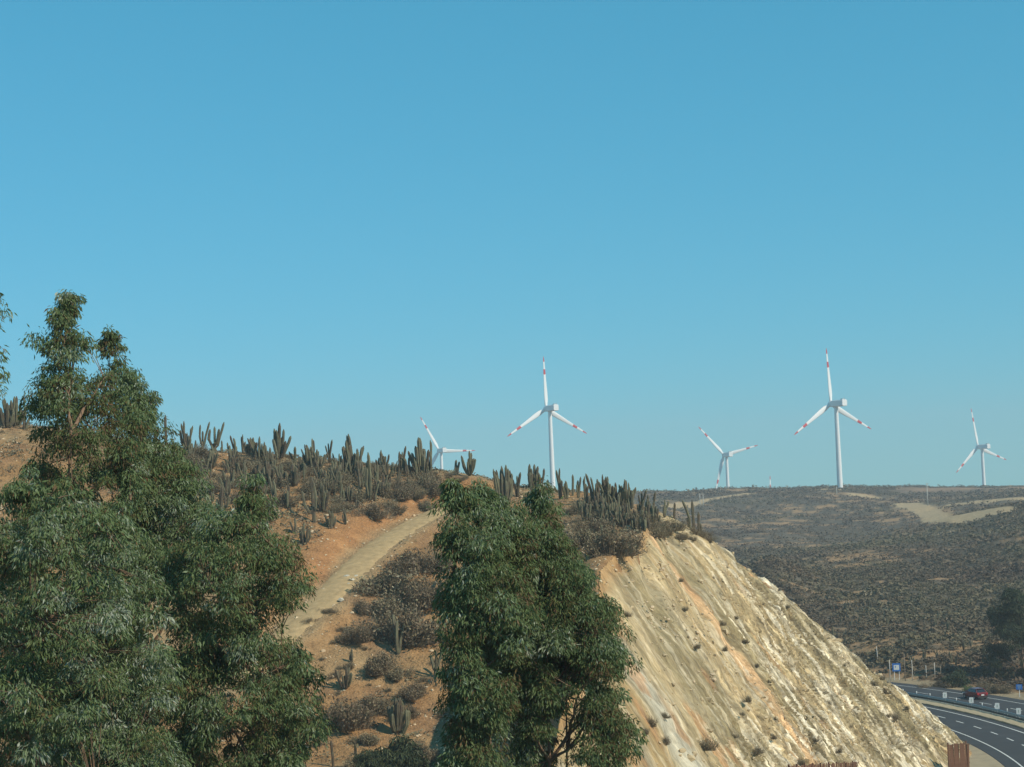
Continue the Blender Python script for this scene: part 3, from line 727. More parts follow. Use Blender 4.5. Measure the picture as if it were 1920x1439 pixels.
def cactus_proto(kind, seed):
    """returns a list of column meshes, unit height 1 (scaled per plant)"""
    r = random.Random(seed); H = 4.0; out = []
    def arm(ang, spread, h, base, rad):
        dx, dy = math.cos(ang), math.sin(ang); lean = r.uniform(-0.10, 0.16) * h
        p = [(dx * 0.05, dy * 0.05, base), (dx * spread * 0.55, dy * spread * 0.55, base + 0.16 * h * 0.5), (dx * spread * 0.92, dy * spread * 0.92, base + 0.42 * (h - base)),
             (dx * (spread + lean * 0.5) + r.uniform(-.04, .04), dy * (spread + lean * 0.5), base + 0.72 * (h - base)), (dx * (spread + lean) + r.uniform(-.05, .05), dy * (spread + lean), h)]
        out.append(column_mesh(p, rad))
    if kind == 'dense':
        n = r.randint(9, 13)
        for i in range(n): arm(2 * math.pi * i / n + r.uniform(-.3, .3), r.uniform(0.35, 0.95), H * r.uniform(0.5, 0.85), r.uniform(0.0, 0.5), r.uniform(0.13, 0.18))
        for i in range(2): arm(r.uniform(0, 6.3), r.uniform(0.05, 0.22), H * r.uniform(0.88, 1.0), 0.0, r.uniform(0.16, 0.19))
    elif kind == 'open':
        n = r.randint(3, 5)
        for i in range(n): arm(2 * math.pi * i / n + r.uniform(-.4, .4), r.uniform(0.35, 0.8), H * r.uniform(0.62, 1.0), r.uniform(0.6, 1.1), r.uniform(0.11, 0.15))
        out.append(column_mesh([(0, 0, -0.3), (0.02, 0, 0.4), (0.0, 0.03, 0.9), (0, 0.02, 1.4)], 0.16))
    elif kind == 'narrow':
        n = r.randint(3, 5)
        for i in range(n): arm(2 * math.pi * i / n + r.uniform(-.5, .5), r.uniform(0.1, 0.38), H * r.uniform(0.55, 1.0), r.uniform(0.0, 0.4), r.uniform(0.12, 0.17))
    else:
        arm(r.uniform(0, 6.3), 0.04, H, -0.2, 0.17)
        if seed % 2: arm(r.uniform(0, 6.3), 0.28, H * r.uniform(0.35, 0.6), 0.1, 0.14)
    return out
PROTO = {k: [cactus_proto(k, s + 100 * i) for s in range(n)] for i, (k, n) in enumerate([('dense', 6), ('open', 5), ('narrow', 6), ('single', 4)])}
KINDW = {'dense': 'many-armed', 'open': 'open-armed', 'narrow': 'narrow clumped', 'single': 'single-stemmed'}
_cc = {}
def cactus(px, base_y, h_px, kind, label, group, jitter=0, thick=1.0):
    p = gdrop(px, base_y)
    yy = base_y
    while (p is None or p.y > 235) and yy < base_y + 60 and px < 1330: yy += 2; p = gdrop(px, yy)
    if p is None: return None
    D = p.y; H = (h_px + (yy - base_y)) * D / FPX
    i = _cc.get(kind, 0); _cc[kind] = i + 1
    ms = PROTO[kind][i % len(PROTO[kind])]
    o = empty('columnar_cactus', (p.x, p.y, p.z - 0.12), random.uniform(0, 6.3)); s = H / 4.0
    sx = s * 0.5 + 0.45 * thick; sx *= random.uniform(0.85, 1.15); o.scale = (sx, sx * random.uniform(0.85, 1.15), s); o.rotation_euler = (random.uniform(-.05, .05), random.uniform(-.06, .06), random.uniform(0, 6.3))
    tag(o, label, 'cactus', group)
    for m in ms: link('stem', m, o)
    return o
SKY_C = [  # along the skyline: x, base y, height, kind, what sets it apart
    (13, 802, 58, 'dense', 'dense cactus clump at the left picture edge, outermost on the skyline'), (29, 800, 62, 'dense', 'tall dense cactus clump on the skyline left of the tallest eucalyptus'),
    (46, 806, 56, 'narrow', 'narrow cactus clump touching the left side of the tallest eucalyptus'), (312, 808, 32, 'single', 'thin cactus column just showing over the right shoulder of the left trees'),
    (347, 832, 46, 'dense', 'dense cactus clump at the right edge of the left eucalyptus group on the skyline'), (380, 845, 58, 'open', 'candelabra cactus with one long middle column, first clear one on the skyline'),
    (403, 836, 49, 'open', 'wide open cactus with two high arms like a fork on the skyline'), (417, 845, 20, 'single', 'short single column beside the forked cactus on the skyline'),
    (441, 848, 38, 'narrow', 'narrow cactus clump at the start of the thick skyline stand'), (456, 852, 45, 'narrow', 'straight cactus columns, tallest of the thick skyline stand'),
    (472, 857, 42, 'dense', 'broad cactus in the middle of the thick skyline stand'), (489, 870, 54, 'dense', 'broad many-armed cactus at the right end of the thick skyline stand'),
    (523, 862, 71, 'dense', 'large rounded many-armed cactus with a fat top column standing alone on the skyline'), (586, 868, 53, 'open', 'open three-armed cactus shaped like a claw on the skyline'),
    (618, 868, 46, 'narrow', 'thin cactus pair next to the claw shaped cactus'), (636, 870, 17, 'single', 'tiny cactus stub between two taller skyline cacti'),
    (662, 890, 80, 'dense', 'dense cactus with one very long needle-like middle column'), (693, 940, 102, 'narrow', 'very tall slim cactus whose columns start far down the slope'),
    (715, 890, 33, 'single', 'lone column left of the low skyline bushes'), (728, 903, 40, 'open', 'small forked cactus below the low skyline bushes'),
    (789, 893, 78, 'dense', 'biggest many-armed cactus in front of the half hidden turbine'), (808, 889, 66, 'narrow', 'slim dark columns just left of the half hidden turbine tower'),
    (857, 892, 42, 'narrow', 'dark cactus clump right of the half hidden turbine tower'), (881, 888, 46, 'dense', 'compact cactus under the turbine blade that points right'),
    (934, 942, 72, 'narrow', 'leftmost tall columns of the dark clump left of the big turbine tower'), (947, 942, 78, 'dense', 'thick dark cactus, highest of the clump left of the big turbine tower'),
    (958, 936, 64, 'narrow', 'dark columns in the middle of the clump left of the big turbine tower'), (970, 932, 50, 'narrow', 'lower columns at the right side of the clump left of the big turbine tower'),
    (996, 912, 48, 'narrow', 'dark topped cactus close to the left of the big turbine tower'), (1006, 912, 44, 'dense', 'broad cactus at the foot of the big turbine tower'),
    (1050, 936, 60, 'narrow', 'slim cactus with one high column right of the big turbine tower'), (1062, 936, 48, 'narrow', 'low columns second right of the big turbine tower'),
    (1074, 930, 42, 'single', 'straight single column third right of the big turbine tower'), (1084, 934, 46, 'narrow', 'paired columns fourth right of the big turbine tower'),
    (1099, 945, 62, 'narrow', 'tall dark column starting the long row above the rock cut'), (1112, 940, 56, 'narrow', 'thick columns second in the long row above the rock cut'),
    (1122, 942, 50, 'narrow', 'third cactus in the long row above the rock cut'), (1131, 946, 58, 'narrow', 'fourth cactus in the long row above the rock cut'),
    (1141, 948, 56, 'dense', 'bushy fifth cactus in the long row above the rock cut'), (1156, 948, 60, 'narrow', 'sixth cactus, highest in the middle of the long row above the rock cut'),
    (1166, 950, 54, 'narrow', 'seventh cactus in the long row above the rock cut'), (1175, 954, 58, 'dense', 'bushy eighth cactus in the long row above the rock cut'),
    (1185, 957, 62, 'narrow', 'ninth cactus with one high column in the long row above the rock cut'), (1203, 962, 48, 'narrow', 'tenth cactus, lower, in the long row above the rock cut'),
    (1214, 966, 44, 'narrow', 'eleventh cactus near the right end of the long row'), (1226, 962, 42, 'single', 'single column ending the long row above the rock cut'),
    (1246, 970, 34, 'narrow', 'small cactus above the top corner of the rock cut'), (1264, 966, 25, 'single', 'short stub above the top corner of the rock cut'),
    (1295, 980, 45, 'single', 'left one of the twin columns at the end of the ridge'), (1302, 982, 45, 'single', 'right one of the twin columns at the end of the ridge'),
    (1311, 985, 26, 'single', 'short column beside the twin columns at the end of the ridge')]
for x, y, h, k, lab in SKY_C: cactus(x, y, h, k, lab, 'cacti along the ridge skyline', thick=1.05)
SLOPE_C = [(432, 880, 34, 'narrow'), (436, 916, 38, 'single'), (458, 914, 56, 'open'), (517, 948, 64, 'narrow'), (540, 955, 58, 'narrow'), (551, 912, 48, 'dense'), (590, 980, 92, 'open'), (604, 960, 60, 'dense'),
           (612, 916, 42, 'narrow'), (626, 932, 44, 'single'), (641, 942, 40, 'narrow'), (657, 940, 36, 'dense'), (648, 984, 36, 'narrow'), (552, 1000, 42, 'narrow'), (571, 1020, 42, 'dense'), (620, 990, 36, 'dense'),
           (412, 986, 86, 'narrow'), (505, 912, 32, 'narrow'), (703, 940, 36, 'narrow'), (570, 900, 34, 'single'), (480, 930, 40, 'dense'), (530, 905, 40, 'narrow'), (675, 915, 38, 'narrow'), (600, 905, 36, 'narrow'),
           (395, 880, 40, 'dense'), (420, 935, 44, 'narrow'), (465, 965, 44, 'narrow'), (500, 975, 46, 'open'), (730, 930, 26, 'single'), (640, 900, 30, 'single')]
for x, y, h, k in SLOPE_C: look_alike(cactus(x, y, h, k, 'grey-green columnar cactus among the shrubs above the dirt track', 'cacti on the slope above the track'), x, y, KINDW[k] + ' grey-green cactus')
for x, y, h, k, lab in [(747, 1228, 80, 'narrow', 'pale green cactus rising in front of the big dark shrub below the track'), (659, 1242, 30, 'narrow', 'small blackened cactus stump below the track'),
                        (648, 1292, 48, 'dense', 'pale cluster cactus near the left trees below the track'), (689, 1270, 26, 'single', 'short pale cactus column among low shrubs below the track'),
                        (746, 1376, 76, 'dense', 'grey cactus with a dark middle column near the foot of the slope'), (782, 1162, 26, 'single', 'little cactus column inside the dark shrub beside the central tree'),
                        (725, 1074, 22, 'single', 'little cactus column on top of the dark shrub by the track'), (816, 1270, 62, 'open', 'dry grey cactus at the left side of the central eucalyptus'),
                        (1143, 1034, 62, 'open', 'pale candelabra cactus in the shrubs at the left end of the rock cut'), (625, 1438, 52, 'single', 'dark dead column at the foot of the slope beside the left trees'),
                        (668, 1439, 48, 'single', 'dark dead column in shade at the foot of the slope'), (1104, 998, 40, 'narrow', 'dark narrow cactus above the central eucalyptus right shoulder')]:
    cactus(x, y, h, k, lab, 'cacti standing apart on the slope')
for i in range(44):
    x = random.uniform(1075, 1235); y = 955 + (x - 1075) * 0.12 + random.uniform(0, 28)
    k = random.choice(['narrow', 'narrow', 'single', 'dense']); look_alike(cactus(x, y, random.uniform(28, 46), k, 'columnar cactus', 'cacti in the dense stand above the rock cut'), x, y, KINDW[k] + ' stand cactus')
for i in range(105):
    x = random.uniform(330, 800); y = 858 + max(0, x - 350) * 0.06 + random.uniform(0, 1) ** 1.4 * 95
    if y > 1140 - 0.27 * x: continue
    k = random.choice(['narrow', 'narrow', 'single', 'single', 'dense', 'open']); look_alike(cactus(x, y, random.uniform(26, 52), k, 'cactus', 'cacti on the slope above the track'), x, y, KINDW[k] + ' grey-green cactus')

# ------------------------------------------------------------------ shrubs
def shrub_mesh(seed, twigs=300, leaves=500, flat=1.2, mat='twig'):
    """unit radius dome of thin dry twigs with small leaves"""
    r = np.random.default_rng(seed); V = []; F = []; tone = []
    base_tone = r.uniform(0.2, 0.6); nb = 0
    lob = r.normal(0, 0.45, (7, 3)); lob[:, 2] = np.abs(lob[:, 2]) * 0.45 + 0.10 + 0.22 * np.exp(-(lob[:, 0] ** 2 + lob[:, 1] ** 2) / 0.15); lr = r.uniform(0.25, 0.58, 7)
    n = twigs; which = r.integers(0, 7, n); d = r.normal(0, 1, (n, 3)); d[:, 2] = d[:, 2] * 0.8 + 0.35; d /= np.linalg.norm(d, axis=1)[:, None]
    tip = lob[which] + d * lr[which][:, None] * r.uniform(0.6, 1.1, (n, 1)); tip[:, 2] = np.maximum(tip[:, 2] * flat, 0.02)
    root = tip * np.array([0.55, 0.55, 0.0]) + r.normal(0, 0.07, (n, 3)); root[:, 2] = -0.06
    mid = root * 0.42 + tip * 0.58 + r.normal(0, 0.06, (n, 3))
    side = np.cross(tip - root, r.normal(0, 1, (n, 3))); side /= np.linalg.norm(side, axis=1)[:, None]; w = r.uniform(0.004, 0.010, (n, 1))
    v = np.stack([root - side * w, root + side * w, mid - side * w * 0.8, mid + side * w * 0.8, tip], 1).reshape(-1, 3)
    i = np.arange(n)[:, None] * 5
    f = np.concatenate([i + np.array([0, 1, 3]), i + np.array([0, 3, 2]), i + np.array([2, 3, 4])])
    V.append(v); F.append(f); tone.append(np.repeat(r.uniform(0, 0.7, n), 5)); nb = len(v)
    n = leaves; k = r.integers(0, twigs, n); t = r.uniform(-0.5, 1.05, (n, 1))
    c = mid[k] * (1 - t) + tip[k] * t + r.normal(0, 0.05, (n, 3)); c[:, 2] = np.maximum(c[:, 2], 0.0)
    a = r.normal(0, 1, (n, 3)); a /= np.linalg.norm(a, axis=1)[:, None]; b = np.cross(a, r.normal(0, 1, (n, 3))); b /= np.linalg.norm(b, axis=1)[:, None]
    s = r.uniform(0.025, 0.065, (n, 1))
    v = np.stack([c - a * s, c + b * s * 0.5, c + a * s, c - b * s * 0.5], 1).reshape(-1, 3)
    i = np.arange(n)[:, None] * 4 + nb
    V.append(v); F.append(np.concatenate([i + np.array([0, 1, 2]), i + np.array([0, 2, 3])])); tone.append(np.repeat(np.clip(base_tone + r.normal(0, 0.22, n), 0, 1), 4))
    return np_mesh('shrub', np.concatenate(V), np.concatenate(F), [M[mat]], False, {'tone': np.concatenate(tone)})
SHRUB = [shrub_mesh(500 + i, 560, 1100) for i in range(6)] + [shrub_mesh(520 + i, 1300, 2800) for i in range(4)]
_sn = [0]
def shrub(px, py, wpx, label, group, tall=1.0, big=False):
    p = gdrop(px, py); yy = py
    while (p is None or p.y > 235) and yy < py + 50 and px < 1335: yy += 2; p = gdrop(px, yy)
    if p is None: return
    r = wpx * p.y / FPX / 2 / 0.85; _sn[0] += 1
    o = link('dry_shrub', SHRUB[6 + _sn[0] % 4] if big else SHRUB[_sn[0] % 6], None, p - Vector((0, 0, 0.05)))
    o.rotation_euler = (0, 0, random.uniform(0, 6.3)); o.scale = (r, r, r * tall)
    return tag(o, label, 'shrub', group)
BIG = [(722, 1112, 100, 'large dark brown twiggy shrub right beside the bend of the dirt track'), (775, 1072, 90, 'dark brown shrub against the left edge of the central eucalyptus, highest of three'),
       (792, 1135, 85, 'dark shrub half hidden by the central eucalyptus'), (760, 1205, 115, 'widest dark brown shrub behind the pale green cactus'), (735, 1150, 80, 'dark shrub in the middle of the brown thicket below the track'),
       (680, 1148, 46, 'small rounded grey shrub below the track edge'), (672, 1202, 54, 'grey shrub downhill of the small rounded one'), (712, 1262, 62, 'olive grey shrub beside the blackened stump'),
       (745, 1272, 44, 'olive shrub right of the short pale cactus column'), (778, 1306, 52, 'grey shrub near the dry grey cactus'), (655, 1362, 88, 'wide pale grey shrub next to the left trees low on the slope'),
       (695, 1338, 66, 'grey shrub above the wide pale one'), (690, 1395, 46, 'low grey tuft under the wide pale shrub'), (765, 1345, 46, 'grey shrub uphill of the grey cactus with dark column'),
       (755, 935, 46, 'dense rounded shrub above the top of the dirt track'), (770, 928, 36, 'smaller shrub touching the rounded one above the track'), (800, 955, 34, 'brownish shrub at the upper edge of the track'),
       (702, 972, 50, 'low brown shrub on the bank where the track bends'), (742, 962, 26, 'tiny brown shrub on the bank beside the track'), (1145, 1040, 80, 'big grey shrub around the pale candelabra cactus'),
       (1098, 1022, 64, 'grey shrub over the right shoulder of the central eucalyptus'), (1170, 1030, 44, 'shrub hanging on the top left corner of the rock cut'), (1120, 1000, 60, 'shrub uphill of the candelabra cactus')]
for x, y, w, lab in BIG: shrub(x, y, w * 1.12, lab, 'larger dry shrubs on the hillside', random.uniform(0.85, 1.1), True)
for x, y, w, lab in [(785, 1430, 70, 'dark shrub against the foot of the central eucalyptus'), (668, 1445, 60, 'dark shrub at the bottom edge beside the left trees')]:
    shrub(x, y, w, lab, 'larger dry shrubs on the hillside', 1.0, True)
for i in range(125):      # crest and slope above the track
    x = random.uniform(250, 830); y = 812 + (x + 20) * 0.105 + abs(random.gauss(0, 60))
    if y > 1160 - 0.27 * x and x > 500: continue
    look_alike(shrub(x, y, random.uniform(22, 54), 'small grey-brown dry shrub among the cacti on the upper slope', 'small dry shrubs on the upper slope', random.uniform(0.7, 1.1)), x, y, 'grey-brown dry shrub')
for i in range(32):
    x = random.uniform(520, 900); y = 846 + (x - 500) * 0.12 + random.uniform(4, 12) if x < 930 else 930
    look_alike(shrub(x, y, random.uniform(14, 30), 'low dark bush along the crest of the ridge', 'low bushes along the crest', random.uniform(0.6, 0.9)), x, y, 'low crest bush')
for i in range(42):
    x = random.uniform(1050, 1330); y = 962 + (x - 1050) * 0.13 + random.uniform(-8, 22)
    look_alike(shrub(x, y, random.uniform(20, 42), 'grey-brown bush below the cactus row above the rock cut', 'bushes above the rock cut', random.uniform(0.7, 1.0)), x, y, 'grey-brown bush')
for i in range(36):
    x = random.uniform(560, 840); y = random.uniform(1130, 1436)
    if y < 1500 - 0.62 * x: continue
    look_alike(shrub(x, y, random.uniform(12, 34), 'small dry tuft on bare earth below the dirt track', 'small dry tufts below the track', random.uniform(0.6, 0.9)), x, y, 'small dry tuft')
CUTS = [(1308, 1215, 18), (1363, 1220, 16), (1218, 1360, 30), (1245, 1345, 20), (1243, 1395, 24), (1323, 1405, 40), (1378, 1383, 18), (1405, 1315, 22), (1425, 1412, 26), (1498, 1433, 22), (1450, 1385, 14), (1280, 1145, 14),
        (1175, 1155, 18), (1425, 1140, 14), (1352, 1172, 16), (1396, 1205, 16), (1460, 1225, 14), (1550, 1320, 16), (1590, 1365, 16), (1617, 1395, 18), (1660, 1300, 20), (1632, 1265, 18), (1678, 1350, 22), (1640, 1285, 16),
        (1662, 1345, 14), (1700, 1330, 14), (1575, 1410, 16), (1688, 1440, 20), (1530, 1390, 14), (1508, 1350, 12), (1276, 1090, 14), (1480, 1300, 12), (1440, 1280, 12), (1390, 1340, 12), (1250, 990, 14), (1208, 1375, 22),
        (1380, 1160, 12), (1418, 1250, 14), (1612, 1240, 18), (1655, 1275, 16), (1337, 1085, 10), (1476, 1140, 10), (1525, 1190, 10), (1580, 1250, 12)]
for i, (x, y, w) in enumerate(CUTS):
    look_alike(shrub(x + random.uniform(-3, 3), y, w * 0.9, 'small dark dry bush rooted in the face of the rock cut', 'small bushes on the rock cut', random.uniform(1.0, 1.5)), x, y, 'small rock bush')
for i in range(30):
    t = random.random(); x = 1330 + 210 * t; y = 1012 + 150 * t ** 1.25 + random.uniform(-6, 3)
    look_alike(shrub(x, y, random.uniform(10, 18), 'little bush along the top edge of the rock cut', 'little bushes edging the rock cut', 0.9), x, y, 'little edge bush')

# ------------------------------------------------------------------ stones
def rock_mesh(seed, mat, name='boulder', rough=0.22):
    r = np.random.default_rng(seed); ph = (1 + 5 ** .5) / 2
    v = np.array([(-1, ph, 0), (1, ph, 0), (-1, -ph, 0), (1, -ph, 0), (0, -1, ph), (0, 1, ph), (0, -1, -ph), (0, 1, -ph), (ph, 0, -1), (ph, 0, 1), (-ph, 0, -1), (-ph, 0, 1)], float)
    f = np.array([(0, 11, 5), (0, 5, 1), (0, 1, 7), (0, 7, 10), (0, 10, 11), (1, 5, 9), (5, 11, 4), (11, 10, 2), (10, 7, 6), (7, 1, 8), (3, 9, 4), (3, 4, 2), (3, 2, 6), (3, 6, 8), (3, 8, 9), (4, 9, 5), (2, 4, 11), (6, 2, 10), (8, 6, 7), (9, 8, 1)])
    v /= np.linalg.norm(v[0]); v *= (1 + r.normal(0, rough, (12, 1))); v *= np.array([1, r.uniform(0.6, 1), r.uniform(0.45, 0.8)])
    return v, f
for i, (x, y, w, mt, lab) in enumerate([(484, 890, 19, 'stone_pink', 'pale pink boulder among the cacti on the upper slope'), (452, 905, 14, 'stone', 'flat tan boulder left of the pink one'), (650, 1083, 15, 'stone_grey', 'largest pale grey rock of the pile at the track edge'),
                                        (660, 1090, 13, 'stone_grey', 'grey rock on the right of the pile at the track edge'), (668, 1082, 11, 'stone_grey', 'grey rock at the upper right of the pile beside the track'), (655, 1096, 11, 'stone_grey', 'lowest grey rock of the pile at the track edge'),
                                        (640, 1127, 13, 'stone_grey', 'flat pale slab lying below the rock pile'), (1273, 983, 8, 'stone', 'tan rock above the rock cut corner'), (505, 1035, 10, 'stone', 'tan stone at the edge of the left trees above the track'),
                                        (585, 882, 14, 'stone', 'yellowish rounded rock under the claw shaped cactus'), (984, 911, 11, 'stone', 'orange-tan boulder between cacti left of the big turbine tower')]):
    p = gdrop(x, y)
    if p is None or p.y > 235: continue
    v, f = rock_mesh(900 + i, mt); r = w * p.y / FPX / 2
    o = link('boulder', np_mesh('boulder', v, f, [M[mt]]), None, p + Vector((0, 0, r * 0.25))); o.scale = (r, r, r); o.rotation_euler = (0, 0, i * 1.3)
    tag(o, lab, 'rock', 'boulders on the hillside')
def scatter_stones():
    n = 7500; r = rng
    px = r.uniform(-0.30, 0.11, n); D = r.uniform(138, 208, n); x = px * D; y = D
    td, side, _ = track_frame(x, y)
    keep = (fbm(x / 5, y / 5, 91, 3) > 0.42) | ((td < 5) & (td > 1.2)); x, y = x[keep], y[keep]
    z = ground(x, y); n = len(x); V = []; F = []
    s = r.gamma(1.7, 0.045, n).clip(0.025, 0.34); tmpl = [rock_mesh(700 + i, None) for i in range(8)]
    for i in range(n):
        v, f = tmpl[i % 8]; a = r.uniform(0, 6.3); c, sn = math.cos(a), math.sin(a)
        w = v * s[i]; w = np.stack([w[:, 0] * c - w[:, 1] * sn, w[:, 0] * sn + w[:, 1] * c, w[:, 2]], 1) + (x[i], y[i], z[i] + s[i] * 0.15)
        V.append(w); F.append(f + 12 * i)
    tag(link('loose_stones', np_mesh('loose_stones', np.concatenate(V), np.concatenate(F), [M['stone']])), 'loose pale stones strewn over the bare hillside earth', 'stones', kind='stuff')
scatter_stones()
cut_rubble()

# ------------------------------------------------------------------ scrub on the far hills and dry undergrowth on the near one (uncountable)
def scrub_template(seed, n=42):
    r = np.random.default_rng(seed); d = r.normal(0, 1, (n, 3)); d[:, 2] = np.abs(d[:, 2]); d /= np.linalg.norm(d, axis=1)[:, None]
    c = d * r.uniform(0.45, 1.0, (n, 1)) * np.array([1, 1, 0.85]); a = r.normal(0, 1, (n, 3)); a /= np.linalg.norm(a, axis=1)[:, None]
    b = np.cross(a, r.normal(0, 1, (n, 3))); b /= np.linalg.norm(b, axis=1)[:, None]; s = r.uniform(0.13, 0.28, (n, 1))
    return np.stack([c + a * s, c + b * s, c - (a + b) * s * 0.7], 1).reshape(-1, 3)
def far_scrub():
    r = rng; n = 50000
    D = np.sqrt(r.uniform(252 ** 2, 1180 ** 2, n)); D = np.where(r.random(n) < 0.45, r.uniform(252, 620, n), D); px = r.uniform(0.055, 0.42, n)
    x = px * D; y = D; rho = np.hypot(x - RC[0], y - RC[1])
    keep = (rho > 193) & ((fbm(x / 6, y / 3.2, 51, 3) * 0.6 + fbm(x / 45, y / 45, 47, 4) * 0.4 < 0.60 - 0.075 * smooth(350, 290, y)) | (r.random(n) < 0.16))
    for (ax, ay, bx, by, wd) in CLEAR:
        ll = np.clip(((x - ax) * (bx - ax) + (y - ay) * (by - ay)) / ((bx - ax) ** 2 + (by - ay) ** 2), 0, 1)
        keep &= np.hypot(x - ax - ll * (bx - ax), y - ay - ll * (by - ay)) > wd
    keep &= ~((y > 1005) & (y < 1110) & (px > 0.215))
    x, y = x[keep], y[keep]; n = len(x); z = ground(x, y)
    s = r.gamma(3.2, 0.32, n).clip(0.35, 2.9) * (0.85 + 0.45 * smooth(450, 1000, y)); T = [scrub_template(i) for i in range(10)]
    # nearer shrubs are given more twigs than the far ones
    V = []; tone = []; clump = 0.5 + 1.5 * (fbm(x / 38, y / 38, 95, 3) - 0.5)
    for near in (True, False):
        sel = np.where((y < 480) == near)[0]
        tm = np.stack([t if near else t[:42] for t in T]); ti = r.integers(0, 10, len(sel)); a = r.uniform(0, 6.3, len(sel)); c, sn = np.cos(a)[:, None], np.sin(a)[:, None]
        v = tm[ti] * s[sel][:, None, None] * (1.0 if near else 1.2)
        w = np.stack([v[..., 0] * c - v[..., 1] * sn + x[sel][:, None], v[..., 0] * sn + v[..., 1] * c + y[sel][:, None], v[..., 2] * 0.7 + z[sel][:, None]], -1)
        V.append(w.reshape(-1, 3)); tone.append(np.repeat(np.clip(0.0 + 0.9 * clump[sel] + r.normal(0, 0.09, len(sel)), 0, 1), v.shape[1]))
    V = np.concatenate(V)
    tag(link('hillside_scrub', np_mesh('hillside_scrub', V, np.arange(len(V)).reshape(-1, 3), [M['scrub']], False, {'tone': np.concatenate(tone)})),
        'grey-brown scrub covering the hills beyond the road', 'scrub', kind='stuff')
far_scrub()
def undergrowth():
    r = rng; n = 40000; px = r.uniform(-0.30, 0.115, n); D = r.uniform(135, 222, n); x = px * D; y = D; td, side, _ = track_frame(x, y)
    up = smooth(172, 196, y) * (side > 0) + smooth(196, 206, y); c, rho, phi, t = cutz(x, y)
    dens = 0.10 + 0.75 * np.clip(up, 0, 1) + 0.35 * smooth(0.02, 0.06, px) * smooth(150, 165, y)
    keep = (td > 2.4) & ((side < 0) | (td > 5.5)) & (natural(x, y) < c - 0.3) & (r.random(n) < dens * (0.25 + 1.2 * smooth(0.40, 0.62, fbm(x / 5, y / 5, 121, 3))))
    x, y = x[keep], y[keep]; n = len(x); z = ground(x, y); s = r.gamma(2.2, 0.13, n).clip(0.08, 0.9)
    tm = np.stack([scrub_template(40 + i, 17) * np.array([1, 1, 0.8]) for i in range(10)]); ti = r.integers(0, 10, n); a = r.uniform(0, 6.3, n); c, sn = np.cos(a)[:, None], np.sin(a)[:, None]; v = tm[ti] * s[:, None, None]
    w = np.stack([v[..., 0] * c - v[..., 1] * sn + x[:, None], v[..., 0] * sn + v[..., 1] * c + y[:, None], v[..., 2] + z[:, None]], -1).reshape(-1, 3)
    tone = np.repeat(np.clip(r.normal(0.5, 0.25, n), 0, 1), v.shape[1])
    tag(link('dry_undergrowth', np_mesh('dry_undergrowth', w, np.arange(len(w)).reshape(-1, 3), [M['twig']], False, {'tone': tone})), 'low dry undergrowth between the cacti on the near hill', 'undergrowth', kind='stuff')
undergrowth()

# ------------------------------------------------------------------ eucalyptus trees
def tube_np(P, Rr, n=5):
    P = np.asarray(P, float); t = np.gradient(P, axis=0); t /= np.linalg.norm(t, axis=1)[:, None] + 1e-9
    ref = np.where(np.abs(t[:, 2:3]) < 0.9, np.array([[0, 0, 1.0]]), np.array([[1.0, 0, 0]]))
    a = np.cross(t, ref); a /= np.linalg.norm(a, axis=1)[:, None]; b = np.cross(t, a)
    an = np.arange(n) * 2 * math.pi / n
    V = P[:, None] + (a[:, None] * np.cos(an)[None, :, None] + b[:, None] * np.sin(an)[None, :, None]) * np.asarray(Rr)[:, None, None]
    idx = np.arange(len(P) * n).reshape(len(P), n); nx = np.roll(idx, -1, 1)
    return V.reshape(-1, 3), np.stack([idx[:-1], nx[:-1], nx[1:], idx[1:]], -1).reshape(-1, 4)

def leaves_np(r, C, rad, per, size, hue, droop=0.9):
    """C clump centres, rad radii: hanging lance-shaped leaves on an umbrella-like tuft"""
    n = len(C) * per; ci = np.repeat(np.arange(len(C)), per)
    d = r.normal(0, 1, (n, 3)); d[:, 2] = np.abs(d[:, 2]) * 0.95 - 0.25; d /= np.linalg.norm(d, axis=1)[:, None]
    rr = rad[ci][:, None] * r.uniform(0.35, 1.05, (n, 1)) ** 0.7
    base = C[ci] + d * rr * np.array([1, 1, 1.0])
    ax = d * 0.45 + r.normal(0, 0.33, (n, 3)); ax[:, 2] -= droop; ax /= np.linalg.norm(ax, axis=1)[:, None]
    L = size * r.uniform(0.6, 1.25, (n, 1)) * (0.75 + 0.5 * r.random(len(C)))[ci][:, None]; sd = np.cross(ax, r.normal(0, 1, (n, 3))); sd /= np.linalg.norm(sd, axis=1)[:, None]; W = L * r.uniform(0.10, 0.16, (n, 1))
    bend = np.cross(ax, sd) * L * r.uniform(-0.12, 0.12, (n, 1))
    m = base + ax * L * 0.42 + bend
    V = np.stack([base, m + sd * W, base + ax * L, m - sd * W], 1).reshape(-1, 3)
    i = np.arange(n)[:, None] * 4
    F = np.concatenate([i + np.array([0, 1, 2]), i + np.array([0, 2, 3])])
    tone = np.clip(hue[ci] + r.normal(0, 0.17, n) + np.where(r.random(n) < 0.05, -0.5, 0), 0, 1)
    return V, F, np.repeat(tone, 4)

